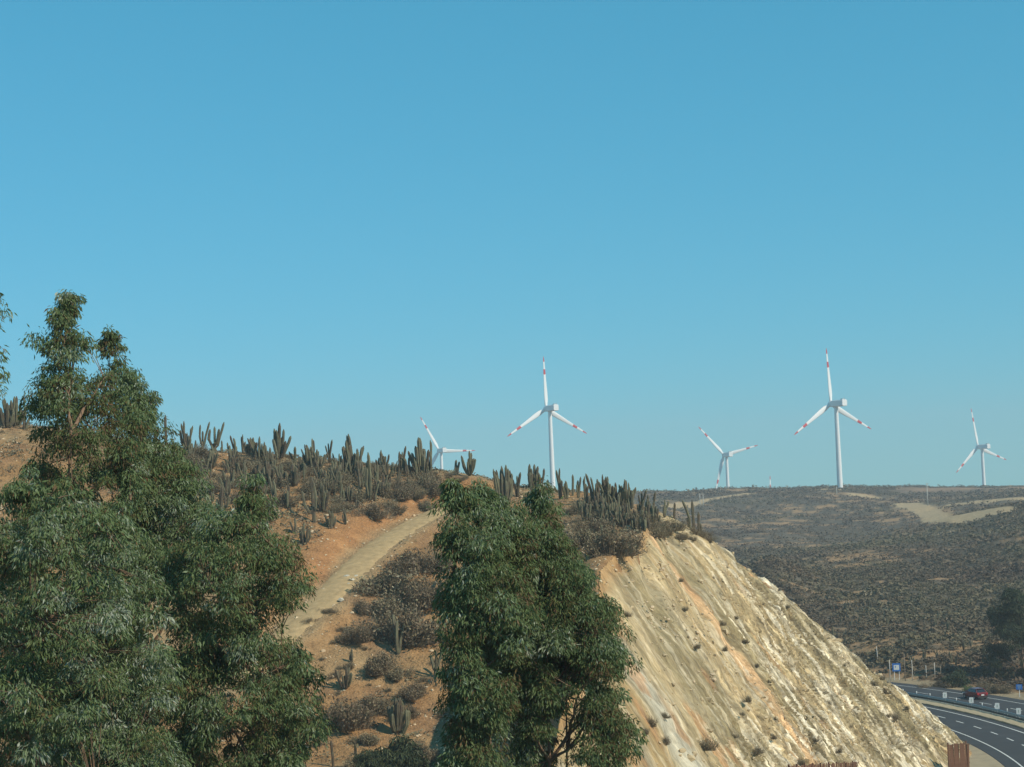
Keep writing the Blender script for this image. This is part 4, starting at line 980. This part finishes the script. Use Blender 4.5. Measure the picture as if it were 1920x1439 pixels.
def eucalyptus(label, prof, D, base_px, base_z=None, seed=0, clumps=300, per=125, rad=(0.26, 0.5), leaf=0.148, hue=0.45, thr=0.42, depth=0.95, trunks=1, group='eucalyptus trees', shell=0.5, extra=None, limbs=26, tr=0.2, bough=0.78, gapf=0.60, mat='euc', void=(), lower=0.0, wexp=1.15):
    r = np.random.default_rng(seed)
    prof = sorted(prof); ys = np.array([p[0] for p in prof], float) + lower * np.linspace(1, 0, len(prof)); xl = np.array([p[1] for p in prof], float); xr = np.array([p[2] for p in prof], float)
    top = at((xl[0] + xr[0]) / 2, ys[0], D); zb = at((xl[-1] + xr[-1]) / 2, ys[-1], D).z
    bx = at(base_px, ys[-1], D); b0 = Vector((bx.x, D, base_z if base_z is not None else gz(bx.x, D)))
    root = empty('eucalyptus_tree', b0); tag(root, label, 'tree', group)
    O = np.array(b0); mpp = D / FPX
    C = []; tries = 0; area = (xr - xl); cdf = np.cumsum(np.interp(np.linspace(ys[0], ys[-1], 400), ys, np.maximum(area, 6)) ** wexp); cdf /= cdf[-1]
    BO = []; bs = bough * (rad[0] + rad[1]) / 0.92
    while len(C) < clumps and tries < 3000:
        tries += 1
        y = np.interp(r.random(), cdf, np.linspace(ys[0], ys[-1], 400)); l, q = np.interp(y, ys, xl), np.interp(y, ys, xr)
        hw = (q - l) / 2 * mpp; an = r.uniform(0, 2 * math.pi); k = (shell + (1 - shell) * r.random()) ** 0.7
        bxp = (l + q) / 2 + math.cos(an) * (q - l) / 2 * k
        if any(x0 < bxp < x1 and y0 < y < y1 for x0, x1, y0, y1 in void): continue
        br = min(bs * r.uniform(0.65, 1.25), max(0.28, hw * 0.62)); inset = max(0.0, 1 - 0.62 * br / max(hw, 0.25))
        c = at((l + q) / 2, y, D); p = np.array([c.x + math.cos(an) * hw * k * inset, D + math.sin(an) * hw * depth * k * inset, c.z - 0.6 * br * min(1.0, (y - ys[0]) / 60.0)])
        if tries < 1500 and any(np.linalg.norm((p - b_) * np.array([1, 1, 0.85])) < gapf * (br + r_) for b_, r_ in BO): continue
        BO.append((p, br)); m = int(np.clip(9 * (br / 0.75) ** 2 * (0.46 / ((rad[0] + rad[1]) / 2)) ** 2 * (bs / 0.75) ** -0.0, 4, 26))
        d = r.normal(0, 1, (m, 3)); d[:, 2] = np.where(r.random(m) < 0.72, np.abs(d[:, 2]), -np.abs(d[:, 2])); d /= np.linalg.norm(d, axis=1)[:, None]
        C += list(p + d * br * r.uniform(0.45, 1.0, (m, 1)) * np.array([0.92, 0.92, 1.12]))
    for q in range(8):
        c = at((xl[0] + xr[0]) / 2 + r.uniform(-6, 6), ys[0] + 6 + 5 * q, D); C.append(np.array(c) + r.normal(0, 0.08, 3) * (1 + q * 0.12) * (rad[0] / 0.26))
    C = np.array(C) - O
    Rd = r.uniform(rad[0], rad[1], len(C)); hw_all = np.array([np.interp(0, [0, 1], [1, 1])])
    zrel = (C[:, 2] - C[:, 2].min()) / max(1e-3, np.ptp(C[:, 2])); Rd *= np.where(zrel > 0.93, 0.7, 1.0)
    hu = np.clip(hue + r.normal(0, 0.15, len(C)) - 0.3 * (r.random(len(C)) < 0.06) + 0.5 * (fbm(C[:, 0] / 0.9, C[:, 2] / 0.9, 300 + seed, 2) - 0.5), 0, 1)
    V, F, tone = leaves_np(r, C, Rd, per, leaf, hu)
    link('crown', np_mesh('crown', V, F, [M[mat]], False, {'tone': tone}), root)
    # trunks and limbs
    tops = [np.array(top) - O + np.array([0, 0, -0.4])]
    for k in range(1, trunks):
        j = np.argsort(-C[:, 2])[int(len(C) * (0.06 + 0.10 * k))]; tops.append(C[j])
    TR = []
    for k, tp in enumerate(tops):
        s = np.linspace(0, 1, 16)[:, None]; b = np.array([r.normal(0, 0.25) if k else 0, r.normal(0, 0.25) if k else 0, -0.6])
        wob = np.stack([0.35 * np.sin(s[:, 0] * 5 + k + seed), 0.3 * np.cos(s[:, 0] * 4 + k), 0 * s[:, 0]], 1) * (s * (1 - s) * 2.2)
        P = b * (1 - s) + tp * s + wob * np.array([1, 1, 0]) + np.array([1, 1, 0]) * (tp - b) * (s ** 1.8 - s) * 0.6
        R0 = tr * (1 - 0.25 * (k > 0)); rr = R0 * (1 - s[:, 0]) ** 1.3 + 0.012
        v, f = tube_np(P, rr, 9); link('trunk', np_mesh('trunk', v, f, [M['bark']], True), root); TR.append(P)
    allP = np.concatenate(TR); VV = []; FF = []; nb = 0; nodes = [allP]
    order = r.permutation(len(C))[:limbs]
    for j in order:
        c = C[j]; dz = c[2] - allP[:, 2]; h = np.hypot(c[0] - allP[:, 0], c[1] - allP[:, 1]); cost = np.abs(dz - 0.75 * h) + 0.15 * h; k = cost.argmin()
        a = allP[k]; s = np.linspace(0, 1, 8)[:, None]; P = a * (1 - s) + c * s; P[:, 2] += 0.25 * np.linalg.norm(c - a) * (s[:, 0] ** 1.7 - s[:, 0]) * -0.35; P += r.normal(0, 0.03, P.shape) * (s * (1 - s) * 4)
        v, f = tube_np(P, np.linspace(0.055, 0.016, 8) * (tr / 0.2), 5); link('limb', np_mesh('limb', v, f, [M['bark']], True), root); nodes.append(P)
    nodes = np.concatenate(nodes)
    for c in C:
        k = np.argmin(np.linalg.norm(nodes - c, axis=1) + 0.4 * np.maximum(0, nodes[:, 2] - c[2])); a = nodes[k]
        P = np.stack([a, a * 0.5 + c * 0.5 + np.array([0, 0, 0.06]), c]); v, f = tube_np(P, [0.016, 0.011, 0.006], 3); VV.append(v); FF.append(f + nb); nb += len(v)
    tag(link('twigs', np_mesh('twigs', np.concatenate(VV), np.concatenate(FF), [M['bark']], True), root), kind='stuff')
    return root

eucalyptus('tallest eucalyptus with a pointed top in the left group', [(552, 124, 142), (585, 104, 162), (615, 82, 182), (650, 68, 196), (680, 48, 212), (740, 42, 245), (800, 38, 280), (860, 30, 285), (930, 5, 300), (1010, -20, 315), (1120, -30, 310), (1300, -20, 290), (1439, -10, 290)],
           52, 130, seed=1, clumps=860, per=125, hue=0.42, trunks=2, group='eucalyptus trees in the left group', tr=0.26, thr=0.24, wexp=0.55, gapf=0.5)
eucalyptus('thin sparse young eucalyptus spire behind the tallest one', [(618, 196, 212), (650, 190, 232), (690, 192, 236), (740, 190, 240), (800, 190, 250)], 56, 212, seed=2, clumps=46, per=70, rad=(0.16, 0.34), hue=0.28, thr=0.30, group='eucalyptus trees in the left group', limbs=20, tr=0.12)
eucalyptus('bushy eucalyptus forming the right shoulder of the left group', [(704, 232, 248), (730, 225, 275), (770, 215, 302), (810, 210, 332), (850, 205, 356), (890, 210, 372), (930, 215, 402), (975, 215, 428), (1020, 200, 432), (1070, 250, 420)], 54, 270, seed=3, clumps=430, per=125, hue=0.5, group='eucalyptus trees in the left group', thr=0.24)
eucalyptus('eucalyptus with open branches in front of the dirt track', [(905, 462, 484), (945, 440, 500), (985, 365, 528), (1030, 305, 545), (1070, 285, 575), (1105, 282, 586), (1135, 285, 575), (1160, 290, 520), (1195, 285, 580), (1240, 280, 600), (1290, 285, 628), (1330, 285, 620), (1380, 290, 590), (1439, 290, 580), (1500, 290, 570)],
           50, 430, seed=4, clumps=720, per=125, hue=0.45, trunks=2, group='eucalyptus trees in the left group', thr=0.36, void=[(310, 355, 1160, 1205), (470, 560, 1150, 1195), (465, 535, 1250, 1295)])
eucalyptus('blue-grey eucalyptus filling the lower left corner', [(905, 20, 80), (950, -20, 220), (1010, -60, 290), (1110, -80, 310), (1200, -90, 320), (1320, -90, 335), (1439, -90, 340), (1540, -90, 350)],
           44, 100, seed=5, clumps=760, per=125, hue=0.6, trunks=2, group='eucalyptus trees in the left group', thr=0.22)
eucalyptus('eucalyptus cut off by the left picture edge, only twig tips show', [(480, -70, -40), (525, -90, 4), (555, -100, 6), (600, -100, -14), (640, -110, 2), (690, -110, 1), (760, -110, -8), (900, -120, -20), (1100, -130, -30)],
           50, -70, seed=6, clumps=150, per=120, hue=0.45, group='eucalyptus trees in the left group')
eucalyptus('left leader of the central eucalyptus clump beside the track', [(888, 836, 856), (925, 826, 900), (960, 822, 930), (1010, 820, 960), (1060, 822, 980), (1130, 818, 1000), (1200, 815, 1000), (1260, 822, 985), (1330, 830, 960), (1400, 835, 960), (1439, 835, 960), (1500, 835, 960)],
           48.5, 900, seed=7, clumps=480, per=125, hue=0.47, group='eucalyptus trees in front of the rock cut', thr=0.24, lower=22.0, void=[(880, 1000, 1215, 1290), (820, 870, 1150, 1200)])
eucalyptus('broad central eucalyptus in front of the rock cut', [(903, 998, 1026), (930, 975, 1052), (975, 950, 1066), (1030, 935, 1085), (1065, 925, 1118), (1110, 920, 1148), (1170, 915, 1175), (1230, 915, 1182), (1270, 925, 1160), (1310, 935, 1172), (1360, 940, 1205), (1400, 945, 1195), (1439, 950, 1170)],
           51, 1050, seed=8, clumps=760, per=125, hue=0.45, trunks=3, group='eucalyptus trees in front of the rock cut', thr=0.28, lower=24.0, void=[(1010, 1110, 1285, 1500), (960, 1010, 1380, 1500), (930, 985, 1120, 1190), (1085, 1180, 1262, 1300)])
eucalyptus('small eucalyptus top between the two central leaders', [(893, 893, 910), (925, 878, 935), (955, 875, 985), (1000, 880, 1005), (1080, 890, 1010), (1180, 920, 1005)], 50, 905, seed=9, clumps=170, per=130, hue=0.5, lower=24.0, group='eucalyptus trees in front of the rock cut', thr=0.35)
eucalyptus('dark eucalyptus grove across the road at the right picture edge', [(1118, 1880, 1925), (1145, 1858, 1950), (1180, 1846, 1985), (1215, 1842, 2010), (1245, 1845, 2020), (1275, 1852, 2020), (1296, 1862, 2015)],
           274, 1925, seed=10, clumps=520, per=90, rad=(0.6, 1.1), leaf=0.42, hue=0.45, mat='dark_leaf', gapf=0.4, trunks=3, group='eucalyptus trees across the road', thr=0.3, limbs=30, tr=0.3)

# ------------------------------------------------------------------ barrier, guardrail and marker plates on the median
def tangent(phi): return Vector((-math.sin(phi), math.cos(phi), 0))
bar = empty('kerb', arc(173.2, R_(0))); tag(bar, 'low cream concrete kerb of separate slabs along the near edge of the median', 'kerb')
BL = 3.9; prof = [(-0.62, 0.0), (-0.60, 0.12), (0.55, 0.30), (0.62, 0.30), (0.62, 0.0)]
vs = [(x, y, z) for y in (-BL / 2 + 0.03, BL / 2 - 0.03) for x, z in prof]
fs = [(k, (k + 1) % 5, 5 + (k + 1) % 5, 5 + k) for k in range(5)] + [tuple(range(4, -1, -1)), tuple(range(5, 10))]
BLK = MB().add(vs, fs).mesh('slab', M['concrete'])
bl0 = Vector(bar.location)
for k in range(-16, 17):
    phi = k * BL / 173.2; p = Vector(arc(173.2, phi)) - bl0
    o = link('slab', BLK, bar, p + Vector((0, 0, 0.04))); o.rotation_euler = (0, 0, phi)
def sweep_part(name, rho, prof, p0, p1, n, mat, parent):
    o = arc_strip(name, [(rho + a, b) for a, b in prof], p0, p1, n, mat); o.parent = parent; o.matrix_parent_inverse = Matrix.Translation(-Vector(parent.location)); return o
POST = MB().box((0, 0, 0.42), (0.1, 0.12, 0.9)).mesh('post', M['steel']); CAPM = MB().box((0, 0, 0.95), (0.10, 0.16, 0.20)).mesh('reflector', M['sign_white'])
g1 = empty('guardrail', arc(174.0, 0)); tag(g1, 'steel guardrail coloured dark as its shaded face, right behind the cream kerb', 'guardrail', 'guardrails on the median')
sweep_part('beam', 174.0, [(-0.02, 0.46), (-0.08, 0.51), (-0.03, 0.58), (-0.08, 0.65), (-0.02, 0.70), (0.0, 0.70), (0.0, 0.46), (-0.02, 0.46)], R_(-21), R_(21), 120, M['shaded_steel'], g1)
for k in range(-16, 17):
    phi = (k + 0.4) * 3.8 / 174.0; o = link('post', POST, g1, Vector(arc(174.1, phi)) - Vector(g1.location)); o.rotation_euler = (0, 0, phi); o.scale = (1, 1, 0.82)
gr = empty('guardrail', arc(175.2, 0)); tag(gr, 'galvanised steel guardrail with white reflectors along the far edge of the median', 'guardrail', 'guardrails on the median')
sweep_part('beam', 175.2, [(-0.02, 0.42), (-0.08, 0.50), (-0.02, 0.57), (-0.08, 0.65), (-0.02, 0.73), (0.0, 0.73), (0.0, 0.42), (-0.02, 0.42)], R_(-21), R_(21), 120, M['steel'], gr)
for k in range(-16, 17):
    phi = k * 3.8 / 175.2; p = Vector(arc(175.35, phi)) - Vector(gr.location)
    o = link('post', POST, gr, p); o.rotation_euler = (0, 0, phi)
    c = link('reflector', CAPM, o)
PL = [(1748, 1316, 'leftmost small white marker plate on the median, next to the rock cut'), (1798, 1326, 'second white marker plate from the rock cut on the median'),
      (1848, 1337, 'third white marker plate from the rock cut on the median'), (1894, 1347, 'rightmost white marker plate on the median')]
def plate_shape():
    m = MB(); w, h, c = 0.27, 0.37, 0.05; pts = [(-w + c, -h), (w - c, -h), (w, -h + c), (w, h - c), (w - c, h), (-w + c, h), (-w, h - c), (-w, -h + c)]
    m.add([(x, -0.012, z) for x, z in pts] + [(x, 0.012, z) for x, z in pts], [tuple(range(8)), tuple(range(15, 7, -1))] + [(k, 8 + k, 8 + (k + 1) % 8, (k + 1) % 8) for k in range(8)]); return m
for px, py, lab in PL:
    phi = pix_phi(px, py + 8); p = Vector(arc(174.6, phi, 0.09)); o = empty('marker_plate', p, math.atan2(p.x, -p.y) * 0 - math.atan2(p.x, p.y)); tag(o, lab, 'marker', 'white marker plates on the median')
    MB().tube([(0, 0.03, -0.05), (0, 0.03, 1.5)], 0.03, 8).build('post', M['steel'], o)
    pl = plate_shape().build('plate', M['sign_white'], o, loc=(0, 0, 1.22))
    MB().box((0, -0.016, 0.0), (0.13, 0.006, 0.36)).build('marking', M['sign_grey'], pl)

# ------------------------------------------------------------------ signs, posts, poles
def sign(px, py, D, w, h, post_h, label, picto):
    p = at(px, py, D); z0 = gz(p.x, p.y); o = empty('road_sign', (p.x, p.y, z0), -math.atan2(p.x, p.y)); tag(o, label, 'sign', 'blue road signs')
    hc = max(post_h, p.z - z0)
    for dx in ((-0.3 * w, 0.3 * w) if w > 1.2 else (0,)): MB().tube([(dx, 0.05, -0.3), (dx, 0.05, hc)], 0.045, 8).build('post', M['sign_white'], o)
    b = MB().box((0, 0, 0), (w, 0.04, h)).build('panel', M['sign_blue'], o, loc=(0, 0, hc))
    m = MB()
    if picto == 'shelter':     # white field with a tree and a hut in blue
        m.box((0, -0.026, -0.02 * h), (w * 0.66, 0.008, h * 0.62)); m.build('white_field', M['sign_white'], b)
        MB().add([(-0.22 * w, -0.033, 0.02 * h), (-0.06 * w, -0.033, 0.02 * h), (-0.14 * w, -0.033, 0.24 * h)], [(0, 1, 2)]).box((-0.14 * w, -0.033, -0.04 * h), (0.05 * w, 0.004, 0.12 * h)).build('pictogram', M['sign_blue'], b)
    else:
        for k in range(3): MB().box((0, -0.026, h * (0.22 - 0.22 * k)), (w * (0.62 - 0.1 * k), 0.008, h * 0.07)).build('text_line', M['sign_grey'], b)
sign(1681, 1255, 278, 1.25, 1.25, 2.0, 'square blue sign with white picture beyond the end of the rock cut', 'shelter')
sign(1911, 1290, 246, 0.85, 0.72, 1.4, 'small blue sign on a white post by the far shoulder', 'text')
def pole(px, y0, y1, D, r, label, name='utility_pole', mat='pole', lean=0.0, arms=0, group=None, cat='pole'):
    b = at(px, y1, D); z0 = gz(b.x, b.y); H = (y1 - y0) * D / FPX + max(0, b.z - z0)
    o = empty(name, (b.x, b.y, z0)); tag(o, label, cat, group)
    MB().tube([(0, 0, -0.4), (lean * H * 0.5, 0, H * 0.5), (lean * H, 0, H)], [r, r * 0.85, r * 0.65], 8).build('shaft', M[mat], o, True)
    for k in range(arms):
        MB().box((lean * H, 0, H - 0.5 - 0.9 * k), (1.9, 0.14, 0.14)).build('crossarm', M['wood'], o)
        for q in (-0.8, 0, 0.8): MB().tube([(lean * H + q, 0, H - 0.43 - 0.9 * k), (lean * H + q, 0, H - 0.2 - 0.9 * k)], 0.05, 6).build('insulator', M['sign_white'], o)
def pole_on(px, y0, y1, r, label, **k):
    p = gdrop(px, y1, d0=255, d1=1300); pole(px, y0, y1, p.y if p else 900, r, label, **k)
pole_on(1740, 906, 949, 0.22, 'tall pale utility pole beside the cleared patches on the plateau', arms=1, group='utility poles on the plateau')
pole_on(1313, 926, 951, 0.20, 'left one of two pale poles behind the end of the cactus ridge', group='utility poles on the plateau', arms=1)
pole_on(1319, 926, 950, 0.20, 'right one of two pale poles behind the end of the cactus ridge', group='utility poles on the plateau', arms=1)
pole_on(1569, 913, 929, 0.22, 'short pale pole at the base of the largest turbine', group='utility poles on the plateau')
pole_on(1646, 1213, 1242, 0.09, 'thin pale leaning pole in the scrub left of the square blue sign', lean=-0.04)
for x, y0, y1, lab in [(1668, 1238, 1250, 'short white post between the leaning pole and the blue sign'), (1696, 1226, 1247, 'thin grey post in the scrub above the blue sign'), (1710, 1238, 1250, 'short pale post right of the blue sign'),
                       (1737, 1248, 1270, 'white post on the verge between blue sign and dark bush'), (1753, 1243, 1268, 'grey fence post right of the white verge post'), (1764, 1248, 1268, 'second grey fence post near the dark bush')]:
    p = at(x, y1, 276); pole(x, y0, y1, 276, 0.075, lab, name='fence_post', mat='pole' if 'white' in lab or 'pale' in lab else 'wood', group='posts in the scrub beyond the road', cat='post')

# ------------------------------------------------------------------ rusty rockfall fences at the toe of the cut
def rust_fence(p0, p1, h, label, sw=0.20, gap=0.006, seed=0):
    r = random.Random(seed); a, b = Vector(p0), Vector(p1); L = (b - a).xy.length; d = (b - a).normalized(); o = empty('rockfall_fence', a, math.atan2(d.y, d.x)); tag(o, label, 'fence', 'rusty fences at the foot of the rock cut')
    n = int(L / (sw + gap)); ms = [MB().box((0, 0, h * k / 2), (sw, 0.03, h * k)).mesh('slat', M['rust']) for k in (0.97, 0.99, 1.0, 1.015)]
    for i in range(n):
        s = link('slat', ms[r.randrange(4)], o, (sw / 2 + i * (sw + gap), r.uniform(-.012, .012), (b.z - a.z) * i / max(1, n))); s.rotation_euler = (r.uniform(-.03, .03), r.uniform(-.02, .02), 0)
    for i in range(int(L / 2.0) + 1): MB().box((min(L - 0.06, 0.06 + i * 2.0), 0.09, h * 0.53), (0.12, 0.12, h * 1.06)).build('post', M['rust'], o)
    for z in (0.25, 0.75): MB().box((L / 2, 0.045, h * z), (L, 0.05, 0.08)).build('rail', M['rust'], o)
def road_pt(px, py, up=0.0):
    u, w = pray(px, py); D = (25.7 - up) / (-w - 0.016); return Vector((u * D, D, float(road_z(D)) + up))
def foot(px, py, hgt):
    p = road_pt(px, py, hgt); return (p.x, p.y, p.z - hgt)
rust_fence(foot(1777, 1396, 2.6), foot(1817, 1393, 2.6), 2.6, 'rust brown slatted fence panel standing where the rock cut meets the verge', seed=1)
def curved_fence(label, h=2.4):
    r = random.Random(5); nodes = []
    for px in range(1480, 1675, 15):
        p = cut_point(px, 1446); nodes.append(at(px, 1436 - (px - 1480) * 0.055, p.y - 0.7))
    o = empty('rockfall_fence', nodes[0] - Vector((0, 0, h))); tag(o, label, 'fence', 'rusty fences at the foot of the rock cut'); b0 = Vector(o.location)
    ms = [MB().box((0, 0, h * k / 2), (0.21, 0.03, h * k)).mesh('slat', M['rust']) for k in (0.97, 0.99, 1.0, 1.02)]; pm = MB().box((0, 0.07, h * 0.52), (0.12, 0.12, h * 1.04)).mesh('post', M['rust'])
    for i in range(len(nodes) - 1):
        a, b = nodes[i], nodes[i + 1]; n = max(1, int((b - a).length / 0.24)); yaw = math.atan2(b.y - a.y, b.x - a.x)
        for k in range(n):
            p = a.lerp(b, k / n) - b0 - Vector((0, 0, h)); sl = link('slat', ms[r.randrange(4)], o, p); sl.rotation_euler = (r.uniform(-.03, .03), r.uniform(-.02, .02), yaw)
        ps = link('post', pm, o, a - b0 - Vector((0, 0, h))); ps.rotation_euler = (0, 0, yaw)
curved_fence('long low rusty slatted fence along the bottom edge under the rock cut')

# ------------------------------------------------------------------ bushes and dry trees by the road
def leafy_bush(px, py, D, w, hgt, lab, mat, seed, group='bushes beside the road'):
    r = np.random.default_rng(seed); p = at(px, py, D); z = gz(p.x, p.y); R0 = w * D / FPX / 2; H = hgt * D / FPX
    d = r.normal(0, 1, (60, 3)); d[:, 2] = np.abs(d[:, 2]); d /= np.linalg.norm(d, axis=1)[:, None]; C = d * r.uniform(0.25, 0.85, (60, 1)) * np.array([R0, R0 * 0.8, H])
    root = empty('leafy_bush', (p.x, p.y, z)); tag(root, lab, 'bush', group)
    V, F, tone = leaves_np(r, C, np.full(60, R0 * 0.26), 110, R0 * 0.17, np.full(60, 0.5)); link('foliage', np_mesh('foliage', V, F, [M[mat]], False, {'tone': tone}), root)
    mb = MB()
    for k in range(7): mb.tube([(0, 0, -0.1), tuple(C[k] * 0.5), tuple(C[k])], [0.05, 0.035, 0.01], 5)
    mb.build('stems', M['bark'], root)
_p = gdrop(748, 1442); leafy_bush(748, 1442, _p.y, 120, 62, 'black-green leafy bush at the bottom edge between the trees', 'dark_leaf', 33, 'leafy bushes at the foot of the slope')
_p = gdrop(690, 1446); leafy_bush(690, 1446, _p.y, 70, 44, 'smaller dark leafy bush at the bottom edge left of the black-green one', 'dark_leaf', 34, 'leafy bushes at the foot of the slope')
leafy_bush(1792, 1281, 264, 62, 36, 'broad black-green bush on the bank above the red car', 'dark_leaf', 31)  # the bush's shadow is put into its dark leaf colour
leafy_bush(1815, 1298, 254, 24, 18, 'small round olive bush directly behind the red car', 'euc', 32)
for x, y, D, w, t, lab in [(1760, 1280, 264, 40, 0.7, 'brown bush left of the black-green one'),
                           (1845, 1295, 255, 44, 0.9, 'grey bush between the red car and the dark grove'), (1870, 1300, 252, 40, 0.8, 'brown undergrowth at the foot of the dark grove'), (1702, 1262, 280, 16, 1.0, 'pale yellow dry bush right of the square blue sign'),
                           (1697, 1282, 232, 20, 0.9, 'dark bush on the right edge of the rock cut above the road'), (1786, 1385, 196, 44, 0.7, 'pale dry weeds on the verge above the rusty fence panel')]:
    p = at(x, y, D); z = gz(p.x, p.y); r = w * D / FPX / 2 / 0.85; _sn[0] += 1
    o = link('roadside_bush', SHRUB[6 + _sn[0] % 4], None, (p.x, p.y, z - 0.05)); o.scale = (r, r, r * t); o.rotation_euler = (0, 0, x)
    tag(o, lab, 'bush', 'bushes beside the road')
for i in range(46):
    x = random.uniform(1560, 1850); y = random.uniform(1120, 1248)
    p = gdrop(x, y, d0=255, d1=700)
    if p is None or p.y < 258: continue
    i_ = random.randrange(6); o = empty('columnar_cactus', p - Vector((0, 0, 0.1)), random.uniform(0, 6)); h = random.uniform(1.2, 2.4); o.scale = (0.75, 0.75, h / 4)
    tag(o, 'small pale columnar cactus in the scrub on the slope beyond the road', 'cactus', 'cacti on the slope beyond the road')
    look_alike(o, x, y, 'small pale scrub cactus')
    for m in PROTO['narrow'][i_]: link('stem', m, o)

# ------------------------------------------------------------------ the red car
M['car'] = simple('car_paint', (0.16, 0.018, 0.022), 0.25, 0.3, vary=0.05, spec=0.6)
M['glass'] = simple('car_glass', (0.02, 0.025, 0.03), 0.06, 0.0, vary=0.05, spec=0.8)
M['tyre'] = simple('tyre_rubber', (0.02, 0.02, 0.02), 0.85, vary=0.2)
M['rim'] = simple('wheel_rim', (0.42, 0.43, 0.44), 0.35, 0.7, vary=0.05)
M['lamp'] = simple('rear_lamp', (0.45, 0.03, 0.03), 0.25, vary=0.05)
M['plastic'] = simple('black_plastic', (0.03, 0.03, 0.03), 0.7, vary=0.1)
def build_car():
    phi = pix_phi(1821, 1311); p = Vector(arc(181.7, phi, 0.03)); t = tangent(phi)
    o = empty('car', p, math.atan2(t.y, t.x) - R_(90)); tag(o, 'dark red hatchback driving away on the far carriageway', 'car')
    # body sections along Y (front = +Y); each a half outline x(z)
    secs = [(-2.12, 0.66, 0.42, 0.86, 0.70), (-2.02, 0.80, 0.28, 0.98, 0.80), (-1.3, 0.87, 0.24, 1.0, 0.84), (0.4, 0.87, 0.22, 0.97, 0.84), (1.2, 0.86, 0.24, 0.92, 0.80), (1.9, 0.80, 0.26, 0.76, 0.70), (2.1, 0.62, 0.36, 0.62, 0.52)]
    V = []; F = []
    for y, w, zb, zt, wt in secs:
        half = [(w * 0.86, zb), (w, zb + 0.16), (w, zb + (zt - zb) * 0.6), (wt, zt)]
        V += [(x, y, z) for x, z in half] + [(-x, y, z) for x, z in reversed(half)]
    for i in range(len(secs) - 1):
        for k in range(8): F.append((i * 8 + k, i * 8 + (k + 1) % 8, (i + 1) * 8 + (k + 1) % 8, (i + 1) * 8 + k))
    F += [tuple(range(8)), tuple(range(len(secs) * 8 - 1, len(secs) * 8 - 9, -1))]
    body = MB().add(V, F).build('body', M['car'], o)
    md = body.modifiers.new('bevel', 'BEVEL'); md.width = 0.05; md.segments = 2
    cab = MB(); lo = [(-0.80, -1.92, 0.97), (0.80, -1.92, 0.97), (0.82, 1.0, 0.94), (-0.82, 1.0, 0.94)]; hi = [(-0.60, -1.50, 1.46), (0.60, -1.50, 1.46), (0.63, 0.12, 1.50), (-0.63, 0.12, 1.50)]
    cab.add(lo + hi, [(0, 1, 5, 4), (1, 2, 6, 5), (2, 3, 7, 6), (3, 0, 4, 7), (4, 5, 6, 7)]); c = cab.build('roof', M['car'], o)
    def pane(q, name):   # a glass sheet set just proud of the cabin side
        a = [Vector(v) for v in q]; n = (a[1] - a[0]).cross(a[3] - a[0]).normalized(); ctr = sum(a, Vector()) / 4
        if n.dot(ctr - Vector((0, -0.4, 1.1))) < 0: n = -n
        MB().add([v + n * 0.012 for v in a], [(0, 1, 2, 3)]).build(name, M['glass'], c)
    def bil(i, j, k, l, u0, u1, v0, v1):
        A, B, Cc, Dd = Vector(lo[i]), Vector(lo[j]), Vector(hi[j]), Vector(hi[i])
        f = lambda u, v: (A.lerp(B, u)).lerp(Dd.lerp(Cc, u), v)
        return [f(u0, v0), f(u1, v0), f(u1, v1), f(u0, v1)]
    pane(bil(0, 1, 0, 0, 0.08, 0.92, 0.12, 0.88), 'rear_window'); pane(bil(2, 3, 0, 0, 0.06, 0.94, 0.08, 0.92), 'windscreen')
    for i, j in ((1, 2), (3, 0)):
        pr = [(0.10, 0.36), (0.39, 0.62), (0.65, 0.90)]
        for u0, u1 in (pr if i == 1 else [(1 - b, 1 - a) for a, b in pr]): pane(bil(i, j, 0, 0, u0, u1, 0.12, 0.88), 'side_window')
    for sx in (-1, 1):
        for y in (-1.32, 1.30):
            prof = [(-0.10, 0.20), (-0.10, 0.29), (-0.07, 0.32), (0.07, 0.32), (0.10, 0.29), (0.10, 0.20)]
            v, f = lathe(prof, 20); v = v[:, [2, 0, 1]]; w = link('wheel', np_mesh('tyre', v, f, [M['tyre']], True), o, (sx * 0.80, y, 0.32))
            v, f = lathe([(-0.06, 0.01), (-0.075, 0.06), (-0.06, 0.19), (-0.085, 0.205), (0.085, 0.205), (0.06, 0.19), (0.075, 0.06), (0.06, 0.01)], 16); v = v[:, [2, 0, 1]]
            link('rim', np_mesh('rim', v, f, [M['rim']], True), w)
        MB().box((sx * 0.68, -2.08, 0.84), (0.24, 0.10, 0.20)).build('tail_light', M['lamp'], o)
        MB().box((sx * 0.62, 2.03, 0.62), (0.30, 0.12, 0.14)).build('headlight', M['sign_white'], o)
        MB().box((sx * 0.93, 0.72, 1.02), (0.16, 0.12, 0.13)).build('mirror', M['car'], o)
    MB().box((0, -2.13, 0.42), (1.5, 0.10, 0.26)).build('rear_bumper', M['plastic'], o)
    MB().box((0, -2.135, 0.68), (0.44, 0.04, 0.14)).build('number_plate', M['sign_white'], o)
    MB().box((0, -1.53, 1.50), (1.14, 0.24, 0.04)).build('spoiler', M['car'], c)
build_car()

settle_labels()

# ------------------------------------------------------------------ the air
def build_haze():
    m = bpy.data.materials.new('haze_air'); m.use_nodes = True; n, l = m.node_tree.nodes, m.node_tree.links
    n.remove(n['Principled BSDF']); v = n.new('ShaderNodeVolumePrincipled'); v.inputs['Color'].default_value = (0.86, 0.95, 1.0, 1)
    v.inputs['Density'].default_value = 0.00028; v.inputs['Anisotropy'].default_value = 0.0
    l.new(v.outputs[0], n['Material Output'].inputs['Volume'])
    o = MB().box((0, 0, 55), (6000, 6000, 190)).build('haze', m); tag(o, 'thin pale blue haze over the far hills', kind='stuff')
build_haze()
